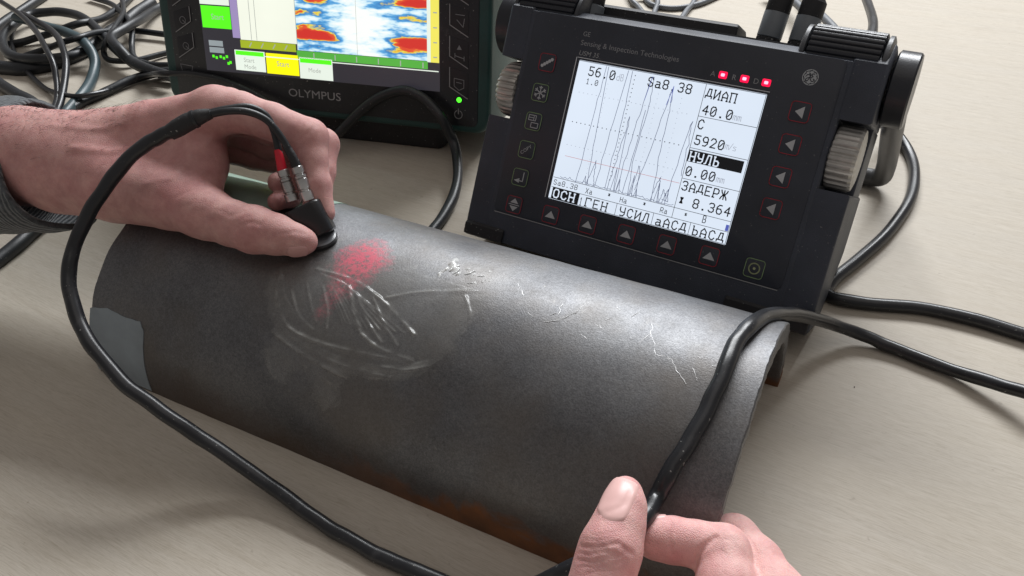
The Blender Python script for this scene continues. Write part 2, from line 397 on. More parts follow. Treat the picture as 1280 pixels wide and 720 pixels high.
def rrect(x0, x1, y0, y1, r, n=4):
    o = []
    for cx, cy, a0 in ((x1-r, y1-r, 0), (x0+r, y1-r, 90), (x0+r, y0+r, 180), (x1-r, y0+r, 270)):
        for i in range(n+1):
            a = math.radians(a0+90*i/n); o.append((cx+r*math.cos(a), cy+r*math.sin(a)))
    return o
def circle(x, y, r, n=20, a0=0, a1=360):
    m = n if a1-a0 == 360 else n+1
    return [(x+r*math.cos(math.radians(a0+(a1-a0)*i/n)), y+r*math.sin(math.radians(a0+(a1-a0)*i/n))) for i in range(m)]
def text(mb, fr, body, x, y, size, z, spacing=1.0, width=None, slant=0, rot=0):
    cu = bpy.data.curves.new('t', 'FONT'); cu.body = body; cu.size = size; cu.space_character = spacing; cu.resolution_u = 3; cu.shear = slant
    ob = bpy.data.objects.new('t', cu); col.objects.link(ob); dg = bpy.context.evaluated_depsgraph_get()
    me = bpy.data.meshes.new_from_object(ob.evaluated_get(dg)); V = np.array([v.co[:] for v in me.vertices]); F = [tuple(p.vertices) for p in me.polygons]
    bpy.data.objects.remove(ob); bpy.data.curves.remove(cu); bpy.data.meshes.remove(me)
    if width: V[:, 0] *= width/V[:, 0].max()
    c, s_ = math.cos(rot), math.sin(rot); xx = V[:, 0]*c-V[:, 1]*s_; yy = V[:, 0]*s_+V[:, 1]*c
    mb.add(fr(np.stack([xx+x, yy+y, np.full(len(V), z)], 1)), F); return mb

# ---------------------------------------------------------------- data: paths and joints in world centimetres
PROBE_CABLE = [(-18.92, -17.01, 14.19), (-19.62, -17.7, 13.91), (-20.34, -18.52, 13.5), (-21.15, -19.74, 12.57), (-21.74, -21.28, 11.3), (-22.06, -22.72, 9.96), (-21.75, -24.04, 8.65), (-20.7, -25.07, 7.33), (-18.99, -25.85, 6.17), (-16.7, -26.23, 5.04), (-14.14, -26.16, 3.91), (-11.89, -25.75, 2.3), (-9.36, -25.46, 1.0), (-6.17, -25.72, 0.5), (-3.91, -25.83, 0.39), (-1.8, -25.84, 0.39), (0.71, -25.63, 0.39), (3.07, -25.37, 0.6), (4.82, -24.87, 1.5), (6.66, -24.75, 4.05), (8.17, -23.63, 5.05), (8.96, -22.47, 5.94), (8.99, -20.87, 5.72), (9.19, -19.82, 6.49), (9.52, -18.17, 7.31), (9.68, -16.15, 8.16), (9.58, -13.84, 8.5), (9.72, -12.3, 8.38), (10.0, -10.0, 7.4), (10.59, -7.11, 5.6), (11.34, -4.11, 3.4), (12.38, -1.97, 1.7), (13.69, -1.0, 0.8), (15.51, -0.81, 0.4), (18.1, -1.17, 0.4), (20.86, -1.81, 0.8), (22.97, -2.55, 1.4)]
LEAD_BLACK = [(-17.89, -15.98, 14.61), (-17.12, -15.42, 14.71), (-16.38, -14.81, 14.55), (-15.74, -14.31, 14.01), (-15.08, -14.18, 13.08), (-14.61, -14.23, 12.23), (-14.37, -14.28, 11.69)]
LEAD_RED = [(-18.07, -15.81, 14.59), (-17.47, -15.11, 14.63), (-16.75, -14.32, 14.52), (-16.21, -13.88, 13.99), (-15.84, -13.92, 13.21), (-15.57, -14.14, 12.48), (-15.45, -14.27, 12.1)]
SPLITTER = [(-17.83, -15.91, 14.64), (-18.28, -16.29, 14.54), (-18.7, -16.71, 14.37), (-19.11, -17.17, 14.13), (-19.39, -17.51, 13.96)]
BOOT_RED = [(-15.53, -14.24, 12.3), (-15.33, -14.41, 11.86), (-15.12, -14.62, 11.34)]
BOOT_BLACK = [(-14.95, -14.18, 12.74), (-14.61, -14.23, 12.23), (-14.27, -14.32, 11.5)]
PLUG_RED = [(-15.13, -14.59, 11.37), (-14.39, -15.06, 9.89)]
PLUG_BLACK = [(-14.31, -14.3, 11.62), (-13.49, -14.76, 10.02)]
PROBE_BASE = [(-12.52, -15.41, 8.08)]
PROBE_TOP = [(-13.71, -15.02, 9.81)]
CABLES = {'CORD': [(8.09, 17.68, 6.5), (10.06, 21.06, 3.5), (11.23, 25.09, 1.0), (12.57, 23.71, 0.4), (13.71, 20.12, 0.4), (14.04, 15.87, 0.4), (13.48, 11.27, 0.4), (12.28, 6.84, 0.4), (11.34, 3.78, 0.4), (11.22, 2.62, 0.4), (11.79, 2.21, 0.4), (13.54, 2.49, 0.4), (16.57, 3.53, 0.4), (19.61, 3.84, 0.4), (22.96, 3.67, 0.4)],
'CABLE_BEHIND': [(3.45, 47.49, 4.5), (5.3, 40.35, 5.5), (7.02, 32.64, 6.5), (7.77, 25.88, 7.0)],
'FRONT_LOOP': [(-29.95, 3.27, 0.6), (-28.2, 3.64, 2.08), (-26.82, 4.69, 3.62), (-24.86, 5.65, 5.07), (-22.86, 6.26, 5.61), (-21.13, 6.42, 5.07), (-19.57, 6.15, 3.88), (-18.68, 6.12, 2.0), (-16.96, 4.03, 1.2), (-15.66, 1.29, 0.7), (-15.02, -1.23, 0.45), (-14.61, -3.68, 0.4), (-14.04, -5.95, 0.4)],
'DESK_A': [(-73.01, 1.51, 0.5), (-68.98, 2.91, 0.5), (-67.76, 5.73, 0.5), (-67.95, 8.95, 0.5), (-69.22, 12.12, 0.5), (-70.43, 15.28, 0.5), (-72.18, 19.0, 0.5), (-73.57, 22.58, 0.5)],
'DESK_B': [(-51.61, 6.5, 1.4), (-55.18, 6.73, 1.4), (-59.36, 7.65, 1.4), (-62.92, 8.98, 1.5), (-67.89, 11.13, 1.6), (-72.88, 13.16, 1.5), (-76.97, 14.17, 1.4), (-80.45, 13.84, 1.2), (-82.02, 12.29, 1.2), (-80.8, 9.44, 1.3), (-78.53, 6.5, 1.2), (-75.17, 4.27, 1.2), (-71.23, 2.93, 1.4), (-67.52, 3.41, 1.6), (-65.32, 5.09, 1.6), (-65.39, 7.67, 1.4)],
'DESK_C': [(-79.65, 9.18, 2.2), (-77.36, 9.11, 2.2), (-72.49, 8.6, 2.3), (-68.76, 8.24, 2.3), (-65.06, 7.28, 2.2), (-63.15, 6.45, 1.2), (-61.3, 4.66, 0.6), (-58.94, 1.86, 0.5), (-57.43, -0.54, 0.5), (-55.77, -3.06, 0.5), (-54.42, -5.53, 0.5)],
'DESK_D': [(-86.39, 11.22, 3.0), (-78.11, 8.8, 3.0), (-71.79, 6.38, 3.0), (-66.39, 3.79, 3.0), (-63.42, 2.3, 2.4), (-61.99, 1.17, 1.2), (-59.82, -0.71, 0.5), (-57.13, -3.31, 0.4), (-54.98, -5.59, 0.4)],
'DESK_E': [(-78.29, 9.33, 2.8), (-74.68, 8.5, 2.8), (-69.74, 7.08, 2.9), (-64.93, 4.72, 2.9), (-61.92, 2.65, 2.2), (-59.96, 0.5, 1.2), (-57.78, -2.02, 0.5), (-55.07, -4.78, 0.4)],
'DESK_F': [(-82.31, 10.79, 0.9), (-81.15, 9.16, 0.6), (-76.98, 6.11, 0.5), (-71.42, 3.34, 0.6), (-67.53, 1.86, 0.4), (-63.44, 0.65, 0.3), (-59.58, -0.14, 0.8), (-56.89, 0.02, 1.1), (-56.45, 1.71, 0.8), (-56.9, 4.06, 0.4), (-56.19, 5.92, 0.7), (-53.69, 5.45, 1.6), (-45.07, 0.81, 5.18), (-44.25, 1.33, 5.2), (-42.32, 1.9, 5.25), (-40.03, 2.39, 5.05), (-37.71, 2.7, 4.57), (-35.34, 2.86, 3.88), (-32.5, 2.77, 2.63), (-29.95, 3.27, 0.6)],
'DESK_G': [(-56.51, -4.08, 0.4), (-56.75, -2.04, 0.4), (-57.11, 0.6, 0.4), (-56.78, 2.87, 0.5), (-56.6, 5.15, 0.6), (-55.62, 7.7, 0.6), (-53.8, 9.18, 0.6)],
'DESK_H': [(-83.73, 8.3, 0.5), (-86.08, 12.64, 0.5), (-87.22, 15.14, 0.5), (-88.86, 18.53, 0.5)],
'DESK_I': [(-77.93, 6.21, 0.4), (-76.8, 7.45, 0.5), (-75.24, 9.34, 0.9), (-71.91, 11.33, 1.9), (-72.75, 14.66, 1.2), (-75.59, 19.27, 0.6), (-78.21, 23.42, 0.5)],
'DESK_J': [(-73.47, 4.12, 0.3), (-71.36, 6.57, 0.9), (-65.7, 6.7, 2.9), (-66.58, 10.25, 2.2), (-67.02, 14.3, 0.9), (-63.71, 15.3, 0.7), (-60.82, 15.57, 0.7)],
'DESK_K': [(-82.9, 20.76, 0.5), (-78.49, 20.15, 0.5), (-73.33, 17.84, 1.0), (-68.84, 15.53, 1.3), (-65.58, 13.27, 1.3), (-64.06, 11.68, 0.5), (-61.45, 9.79, 0.4), (-58.68, 9.23, 0.4), (-55.98, 10.01, 0.4)],
'DESK_L': [(-78.31, 22.08, 0.9), (-71.68, 17.07, 1.3), (-67.23, 12.61, 1.9), (-64.02, 8.81, 1.9), (-64.43, 8.51, 0.9), (-62.93, 7.9, 0.6), (-60.51, 8.78, 0.6), (-59.35, 11.92, 0.4), (-58.6, 13.45, 0.4)],
'DESK_M': [(-71.36, 24.75, 0.8), (-70.2, 20.4, 0.8), (-66.5, 15.34, 1.8), (-65.04, 12.45, 2.2), (-63.95, 9.69, 2.2), (-60.33, 7.78, 2.2), (-58.75, 7.56, 1.2), (-55.12, 7.39, 0.9), (-52.47, 7.68, 0.6)],
'DESK_N': [(-70.37, -0.56, 0.5), (-68.46, -0.94, 0.5), (-64.86, -1.7, 0.5), (-61.52, -2.27, 0.5), (-57.79, -3.12, 0.5)],
'DESK_Q': [(-41.98, -13.42, 0.45), (-41.5, -15.14, 0.45), (-41.07, -16.57, 0.45), (-40.42, -18.48, 0.45), (-40.0, -20.3, 0.45)],
'GREY_A': [(-20.46, 48.3, 1.0), (-19.66, 47.91, 0.4), (-18.11, 46.29, 0.3), (-15.68, 46.21, 0.3), (-13.6, 48.24, 0.3), (-12.18, 52.33, 0.3)],
'GREY_B': [(-19.16, 49.57, 0.6), (-17.72, 46.97, 0.5), (-16.9, 44.03, 0.3), (-16.1, 40.67, 0.3)],
'GREY_C': [(-22.11, 48.92, 0.6), (-20.58, 46.32, 0.5), (-19.39, 45.17, 0.3), (-17.49, 42.69, 0.3), (-15.12, 40.08, 0.3)],
'GREY_D': [(-14.91, 52.92, 0.5), (-14.02, 48.31, 0.4), (-13.78, 45.63, 0.4), (-13.03, 40.71, 0.4)],
'GREY_E': [(-7.2, 53.88, 1.2), (-4.24, 50.96, 1.6), (-1.74, 47.1, 1.8), (0.32, 43.02, 1.8), (2.65, 37.74, 1.8)],
'GREY_F': [(-4.09, 55.86, 1.0), (-1.8, 50.8, 1.2), (0.62, 46.79, 1.4), (3.18, 42.41, 1.4)]}
LEFT_BODY = [[(-44.87, -22.5, 8.87, 3.6), (-37.55, -20.24, 9.52, 3.05), (-32.5, -18.67, 9.8, 2.75), (-29.81, -17.87, 9.84, 2.65), (-27.8, -17.15, 9.92, 2.5)], [(-32.89, -18.21, 10.23, 2.3), (-29.01, -17.11, 10.45, 2.0), (-24.51, -15.04, 11.95, 1.5), (-20.5, -13.43, 13.12, 1.25)], [(-29.74, -16.85, 9.77, 2.0), (-25.63, -13.81, 11.12, 1.45), (-21.62, -11.78, 12.25, 1.2)], [(-30.34, -16.72, 9.01, 1.9), (-26.59, -13.45, 9.88, 1.4), (-22.77, -11.16, 10.79, 1.15)], [(-30.48, -16.85, 8.48, 1.8), (-27.38, -13.55, 8.69, 1.35), (-24.11, -11.34, 9.22, 1.05)], [(-29.28, -18.37, 9.59, 2.3), (-24.99, -17.88, 9.54, 2.1), (-21.0, -17.59, 9.63, 1.72), (-18.29, -17.67, 9.52, 1.35)], [(-26.08, -16.94, 9.66, 2.2), (-22.87, -15.74, 10.11, 1.7), (-21.15, -15.2, 10.52, 1.3)], [(-22.2, -14.04, 11.49, 1.5), (-21.15, -15.0, 10.42, 1.25), (-19.84, -16.57, 9.79, 1.1)], [(-27.67, -16.69, 8.56, 1.9), (-24.7, -14.06, 9.43, 1.25)]]
LEFT_FINGERS = [[(-18.48, -17.68, 9.47, 1.32), (-16.5, -17.62, 9.35, 1.2), (-15.03, -17.49, 9.31, 1.24), (-13.84, -17.18, 9.18, 1.05), (-12.78, -16.88, 8.97, 0.82), (-12.36, -16.7, 8.89, 0.66)], [(-20.68, -13.47, 13.2, 1.28), (-19.25, -12.96, 13.12, 1.1), (-17.35, -12.57, 12.77, 1.0), (-15.04, -12.28, 12.19, 1.0), (-14.41, -13.0, 11.32, 0.78), (-13.66, -13.76, 10.33, 0.72), (-12.84, -14.44, 9.21, 0.55)], [(-21.67, -11.88, 12.18, 1.2), (-19.06, -11.19, 11.36, 1.0), (-15.85, -10.66, 10.77, 0.93), (-15.06, -11.93, 9.85, 0.76), (-14.5, -13.01, 9.28, 0.72), (-14.17, -14.01, 8.79, 0.6)], [(-22.85, -11.2, 10.8, 1.15), (-20.48, -10.53, 9.78, 0.98), (-17.53, -9.91, 9.31, 0.9), (-16.89, -11.5, 8.78, 0.76), (-16.82, -12.69, 9.22, 0.7), (-17.01, -13.47, 9.48, 0.6)], [(-24.19, -11.39, 9.22, 1.05), (-21.78, -10.71, 8.68, 0.88), (-19.46, -10.17, 8.36, 0.8), (-17.6, -11.58, 8.2, 0.68), (-16.58, -13.28, 8.59, 0.62), (-16.57, -14.29, 8.79, 0.52)]]
RIGHT_BODY = [[(9.35, -27.24, 5.39, 1.5), (10.96, -28.82, 5.36, 1.9), (13.03, -30.79, 5.09, 2.2)], [(13.08, -24.3, 4.47, 1.35), (13.72, -27.61, 4.83, 1.6), (13.94, -30.44, 4.87, 2.0)], [(14.3, -21.89, 4.0, 1.25), (15.06, -25.93, 4.14, 1.6), (14.78, -29.74, 4.26, 2.0)], [(15.48, -22.2, 3.2, 1.15), (15.93, -25.67, 3.36, 1.5), (15.42, -29.28, 4.0, 1.9)], [(16.4, -23.09, 2.61, 1.0), (16.7, -25.52, 2.69, 1.35), (15.87, -28.84, 3.53, 1.7)], [(13.86, -30.18, 4.72, 2.5), (15.87, -34.32, 4.24, 2.6), (17.87, -38.58, 3.17, 3.0)], [(14.77, -29.52, 3.69, 2.2), (16.66, -33.67, 3.29, 2.4)]]
RIGHT_FINGERS = [[(9.3, -26.94, 5.42, 1.3), (8.81, -25.8, 6.17, 1.13), (8.7, -25.13, 6.63, 1.1), (8.68, -24.63, 7.04, 1.1), (8.6, -23.79, 7.34, 0.93), (8.48, -23.09, 7.53, 0.8), (8.33, -22.62, 7.65, 0.62)], [(13.03, -24.16, 4.49, 1.3), (12.63, -22.78, 4.8, 1.1), (12.01, -21.43, 4.88, 1.05), (11.02, -21.64, 4.99, 0.87), (10.14, -21.96, 5.06, 0.87), (9.5, -22.2, 5.07, 0.78), (9.31, -22.21, 5.02, 0.7)], [(14.3, -21.89, 4.0, 1.2), (13.24, -20.66, 3.93, 1.05), (12.13, -19.85, 3.76, 0.98), (12.23, -20.94, 3.16, 0.88), (12.26, -22.32, 3.28, 0.78)], [(15.48, -22.2, 3.2, 1.1), (14.43, -21.2, 3.36, 1.0), (13.59, -20.83, 3.02, 0.9), (13.39, -22.18, 2.84, 0.8)], [(16.4, -23.09, 2.61, 0.95), (15.7, -22.17, 2.77, 0.85), (14.78, -22.01, 2.58, 0.78), (14.56, -23.32, 2.45, 0.7)]]
CUFF = [(-35.28, -15.44, 11.73), (-33.04, -18.43, 12.35), (-30.88, -20.82, 11.24), (-29.71, -21.63, 9.27), (-29.38, -20.52, 7.02), (-29.66, -17.56, 5.56), (-32.38, -14.55, 7.38), (-35.01, -13.92, 10.13)]
CUFF_BACK = [(-48.22, -18.39, 11.49), (-45.6, -21.22, 11.54), (-42.17, -24.15, 10.14), (-40.7, -25.44, 7.78), (-40.56, -24.63, 5.34), (-41.65, -22.18, 3.86), (-44.64, -18.74, 6.16), (-47.41, -17.78, 9.35)]
LEFT_CREASES = [([(-15.29, -18.75, 9.66), (-14.94, -18.54, 10.08), (-14.42, -18.05, 10.32), (-14.0, -17.85, 10.19)], 0.062, 0.09), ([(-15.55, -18.71, 9.75), (-15.18, -18.45, 10.2), (-14.69, -17.9, 10.5)], 0.031, 0.07), ([(-16.4, -18.17, 10.49), (-15.67, -18.18, 10.39), (-15.01, -17.73, 10.6)], 0.037, 0.08), ([(-13.02, -17.67, 9.79), (-12.5, -17.16, 9.77), (-12.08, -16.79, 9.54)], 0.056, 0.07), ([(-21.76, -12.13, 10.24), (-22.62, -11.93, 8.75)], 0.062, 0.12), ([(-15.12, -13.38, 12.23), (-14.71, -13.2, 12.64), (-14.43, -12.79, 12.9), (-14.39, -12.38, 13.03)], 0.062, 0.08), ([(-14.8, -13.46, 12.1), (-14.3, -13.06, 12.48)], 0.037, 0.06), ([(-12.81, -17.41, 9.79), (-12.3, -17.5, 9.35), (-11.77, -16.98, 9.02)], 0.025, 0.06), ([(-26.64, -18.75, 11.98), (-24.47, -17.89, 11.82), (-22.99, -16.28, 12.13), (-21.04, -15.05, 13.2)], -0.062, 0.22), ([(-21.29, -18.69, 11.06), (-20.12, -17.84, 11.25), (-20.2, -16.18, 11.51), (-20.2, -14.62, 12.05)], -0.044, 0.2), ([(-28.67, -18.16, 12.64), (-26.31, -17.37, 12.55), (-24.51, -16.34, 12.88)], -0.05, 0.2), ([(-19.14, -18.54, 10.75), (-18.48, -17.78, 10.99), (-19.22, -16.0, 10.83)], 0.037, 0.1), ([(-19.46, -19.04, 10.11), (-18.12, -18.63, 10.59), (-17.71, -17.61, 10.87)], 0.031, 0.09), ([(-17.34, -18.85, 9.96), (-16.43, -18.5, 10.26), (-15.71, -18.53, 10.08)], 0.037, 0.07), ([(-14.71, -12.39, 13.2), (-14.37, -12.18, 13.02), (-14.11, -12.25, 12.71)], 0.037, 0.05), ([(-15.04, -12.31, 13.28), (-14.65, -12.14, 13.18)], 0.031, 0.05), ([(-14.45, -13.76, 11.7), (-13.98, -13.67, 11.69)], 0.031, 0.05), ([(-13.87, -14.2, 11.02), (-13.4, -14.1, 11.01)], 0.031, 0.05)]
RIGHT_CREASES = [([(8.0, -25.03, 7.91), (8.37, -25.05, 8.09), (8.7, -24.82, 8.18), (8.92, -24.84, 8.16)], 0.037, 0.045), ([(7.76, -25.35, 7.4), (8.34, -25.44, 7.84), (8.75, -25.25, 8.03), (9.07, -25.01, 8.08)], 0.075, 0.06), ([(7.8, -25.54, 7.29), (8.23, -25.64, 7.62), (8.71, -25.45, 7.89), (9.13, -25.28, 7.91)], 0.062, 0.05), ([(7.86, -25.75, 7.18), (8.46, -25.81, 7.56), (8.96, -25.53, 7.79), (9.37, -25.17, 7.82)], 0.062, 0.055), ([(8.13, -25.99, 7.26), (8.71, -25.9, 7.53), (9.2, -25.56, 7.65), (9.47, -25.22, 7.69)], 0.056, 0.05), ([(8.4, -26.14, 7.3), (8.89, -25.96, 7.48), (9.3, -25.64, 7.52)], 0.037, 0.05), ([(9.22, -25.03, 8.0), (9.44, -25.01, 7.85), (9.58, -24.93, 7.72)], 0.088, 0.08), ([(7.86, -25.18, 7.68), (8.38, -25.22, 8.01), (8.72, -25.03, 8.14)], 0.037, 0.04), ([(8.3, -25.36, 7.89), (8.55, -25.13, 8.09), (8.89, -24.94, 8.14)], 0.031, 0.04), ([(8.07, -24.22, 8.11), (8.3, -24.08, 8.25), (8.58, -23.9, 8.33), (8.69, -23.52, 8.35), (8.61, -23.01, 8.36)], 0.062, 0.05), ([(9.93, -21.77, 5.95), (10.17, -22.5, 5.83), (10.49, -22.81, 5.25)], 0.044, 0.07), ([(11.7, -21.67, 5.94), (11.48, -22.05, 5.8), (11.3, -22.39, 5.52), (11.28, -22.6, 5.04)], 0.175, 0.09), ([(12.06, -22.09, 5.9), (12.41, -22.28, 5.93), (12.68, -22.69, 5.97)], 0.037, 0.07), ([(10.24, -21.57, 5.92), (10.47, -22.35, 5.85), (10.79, -22.67, 5.27)], 0.019, 0.05), ([(10.68, -21.52, 5.9), (10.89, -22.25, 5.76)], 0.015, 0.06), ([(12.04, -21.61, 5.98), (12.39, -21.57, 5.94), (12.63, -21.84, 5.86)], 0.037, 0.05), ([(12.13, -21.47, 5.99), (12.51, -21.37, 5.88)], 0.031, 0.045), ([(9.74, -21.85, 5.93), (10.04, -22.66, 5.71)], 0.015, 0.05), ([(12.96, -20.65, 5.02), (13.24, -20.99, 5.04), (13.29, -21.5, 5.03)], 0.044, 0.08), ([(12.05, -22.25, 5.87), (12.39, -22.66, 5.95)], 0.025, 0.06)]
LEFT_NAILS = [((-12.61, -16.86, 8.87), (0.52, -0.82, -0.26), (0.94, 0.36, -0.23), 0.95, 1.1)]
RIGHT_NAILS = [((8.28, -22.96, 7.81), (0.01, -0.72, 0.67), (-0.11, 0.74, 0.71), 1.4, 1.5), ((9.52, -22.1, 5.17), (-0.48, 0.68, 0.56), (-0.87, -0.5, 0.04), 1.0, 1.1)]
SCRATCHES = [[(5.73, 88.0), (5.93, 92.9)], [(5.93, 92.9), (5.6, 98.3)], [(5.93, 92.9), (6.28, 96.6), (6.56, 101.0)], [(6.56, 101.0), (6.76, 100.0), (7.29, 100.6)], [(7.29, 100.6), (7.62, 103.7), (8.21, 107.1)], [(8.22, 101.3), (8.56, 103.9), (8.6, 105.3)], [(8.97, 98.5), (9.26, 97.0)], [(1.4, 91.0), (1.53, 96.3)], [(1.09, 100.7), (1.75, 98.1), (2.26, 93.2), (2.26, 88.2)], [(2.95, 101.3), (3.35, 102.1)], [(4.65, 87.9), (4.88, 84.6)], [(3.76, 84.2), (4.09, 85.6)], [(0.16, 99.2), (0.53, 100.0)], [(1.18, 97.3), (1.44, 95.6)], [(2.11, 94.2), (2.26, 91.6), (2.45, 86.3)], [(3.72, 92.5), (3.87, 91.5)], [(8.29, 97.0), (8.56, 97.1), (8.84, 95.4)], [(3.43, 95.9), (3.73, 96.0)], [(-1.22, 87.3), (-0.53, 92.4)]]
FIBRE = [(15.15, -9.58, 0.03), (15.44, -9.9, 0.05), (15.75, -10.25, 0.04), (16.07, -10.52, 0.03)]
CRUMB = (14.52, -4.64, 0.0)
HAIR_ROOTS = [(-33.82, -17.29, 11.99), (-31.64, -16.64, 12.05), (-29.49, -16.04, 12.08), (-27.43, -15.32, 12.3), (-31.05, -17.1, 11.97)]


# ---------------------------------------------------------------- desk
d = MB().box(WORLD, -170, 120, -110, 130, -2.5, 0, .2).build('desk', 'desk', kind='structure', label='pale beige wood grain desk top under all the equipment')

# ---------------------------------------------------------------- half pipe
PY, PZ, PR, PXL, PXR, PYAW, PT = -14.218, -.0596, 8.161, -24.97, 11.17, .0475, 1.05
PF = Frame((0, PY, PZ), (math.cos(PYAW), math.sin(PYAW), 0), (-math.sin(PYAW), math.cos(PYAW), 0), (0, 0, 1))
def pipe_pt(x, a, r): return (x, r*math.cos(a), r*math.sin(a))
def make_pipe():
    A0 = math.asin(.0596/PR); na, nx = 90, 120
    ang = np.linspace(A0, math.pi-A0, na+1); V = []; F = []
    endl = lambda a: PXL+.05*math.sin(a*7)+.03*math.sin(a*19+1)
    endr = lambda a: PXR+.02*math.sin(a*6+2)+.014*math.sin(a*23)+.02*math.sin(a*61)*math.sin(a*17)
    xs = [0, .0018]+list(np.linspace(.006, .994, nx-3))+[.9982, 1]
    rows = []
    for ring in (0, 1):
        for i, t in enumerate(xs):
            for a in ang:
                r = (PR if ring == 0 else PR-PT)
                if i in (0, len(xs)-1): r += -.06 if ring == 0 else .05
                x = endl(a)*(1-t)+endr(a)*t
                if ring == 0: r += .012*math.sin(x*1.3+a*5)*math.sin(a*9-x*.7)
                V.append(pipe_pt(x, a, r))
    n = na+1; m = len(xs); off = n*m
    for i in range(m-1):
        for j in range(na):
            a = i*n+j; F.append((a, a+n, a+n+1, a+1)); b = a+off; F.append((b, b+1, b+n+1, b+n))
    for j in range(na):
        F.append((j, j+1, j+1+off, j+off)); e = (m-1)*n; F.append((e+j, e+j+off, e+j+1+off, e+j+1))
    for i in range(m-1):
        a = i*n; F.append((a, a+off, a+n+off, a+n)); b = a+na; F.append((b, b+n, b+n+off, b+off))
    me = bpy.data.meshes.new('half_pipe'); me.from_pydata([tuple(np.array((p[0], p[1], p[2]+PZ))*S) for p in V], [], F); me.update()
    bm = bmesh.new(); bm.from_mesh(me); bmesh.ops.recalc_face_normals(bm, faces=bm.faces); bm.to_mesh(me); bm.free()
    me.shade_smooth(); me.set_sharp_from_angle(angle=math.radians(40)); me.materials.append(MATS['pipe'])
    o = link('half_pipe', me, None, (0, PY, 0)); o.rotation_euler.z = PYAW
    o['label'] = 'dark grey steel pipe cut lengthwise in half, lying arched on the desk'; o['category'] = 'pipe'
    return o
pipe = make_pipe()
def pipe_patch(name, mat, outline, h, res=.25, **tags):
    """a film lying on the outer wall; outline in (x, angle deg); clipped grid snapped to the outline"""
    o = np.array(outline, float); o[:, 1] = np.radians(o[:, 1])*PR
    bm = bmesh.new(); vs_ = [bm.verts.new((x, y, 0)) for x, y in o]; f = bm.faces.new(vs_)
    lo, hi = o.min(0), o.max(0)
    for ax in (0, 1):
        for t in np.arange(lo[ax]+.01, hi[ax], .5):
            g = list(bm.verts)+list(bm.edges)+list(bm.faces); co = [0, 0, 0]; co[ax] = t; no = [0, 0, 0]; no[ax] = 1
            bmesh.ops.bisect_plane(bm, geom=g, plane_co=co, plane_no=no)
    r = bmesh.ops.extrude_face_region(bm, geom=list(bm.faces))
    for v in r['geom']:
        if isinstance(v, bmesh.types.BMVert): v.co.z = 1
    for v in bm.verts:
        a = v.co.y/PR; rr = PR+(h if v.co.z > .5 else -.05); x, y, z = pipe_pt(v.co.x, a, rr); v.co = (x*S, y*S, (z+PZ)*S)
    bmesh.ops.recalc_face_normals(bm, faces=bm.faces)
    me = bpy.data.meshes.new(name); bm.to_mesh(me); bm.free(); me.shade_smooth(); me.set_sharp_from_angle(angle=math.radians(50)); me.materials.append(MATS[mat])
    ob = bpy.data.objects.new(name, me); col.objects.link(ob); ob.parent = pipe
    for k_, v_ in tags.items(): ob[k_] = v_
    return ob
def wob(pts, n=6, amp=.08, seed=0):
    r = np.random.default_rng(seed); out = []
    for (a, b) in zip(pts, pts[1:]+pts[:1]):
        for i in range(n):
            t = i/n; s_ = 0 if i == 0 else 1
            out.append((a[0]+(b[0]-a[0])*t+s_*r.normal()*amp*.5, a[1]+(b[1]-a[1])*t+s_*r.normal()*amp*5))
    return out
pipe_patch('paint_patch', 'paint_blue_grey', wob([(-25.02, 150), (-23.7, 147.6), (-22.2, 148.6), (-21.1, 148), (-20.75, 152), (-20.75, 164), (-20.7, 178.5), (-25.02, 178.5)], 4, .03, 1), .035, label='blue-grey paint left on the front corner')
pipe_patch('paint_patch', 'paint_green', wob([(-25.0, 40), (-25.0, 100), (-21, 103), (-18.5, 94), (-17, 84), (-15.6, 76), (-15.2, 62), (-16, 40)], 4, .04, 2), .035, label='pale green paint left on the far end of the crown')
# fine scratches on the crown
mb = MB()
PFW = lambda x, a, h: PF([pipe_pt(x, math.radians(a), PR+h)])[0]
def arc_stroke(pts, w, h):
    P = [PFW(x, a, h) for x, a in pts]; mb.tube(P, w, 5, 3)
for pl_ in SCRATCHES:
    q = np.array(pl_, float); n_ = 5*(len(q)-1)+1; tt = np.linspace(0, len(q)-1, n_); x_ = np.interp(tt, range(len(q)), q[:, 0])+rng.normal(size=n_)*.025; a_ = np.interp(tt, range(len(q)), q[:, 1])+rng.normal(size=n_)*.2
    mb.tube([PFW(x, a, .004) for x, a in zip(x_, a_)], rng.uniform(.003, .015, n_), 5, 2)
sm = mb.build('scratch', 'scratch_white', base=(0, PY, 0), kind='stuff'); sm.parent = pipe; sm.location = (0, 0, 0); sm.rotation_euler.z = 0
sm.matrix_parent_inverse = Matrix.Rotation(-PYAW, 4, 'Z')

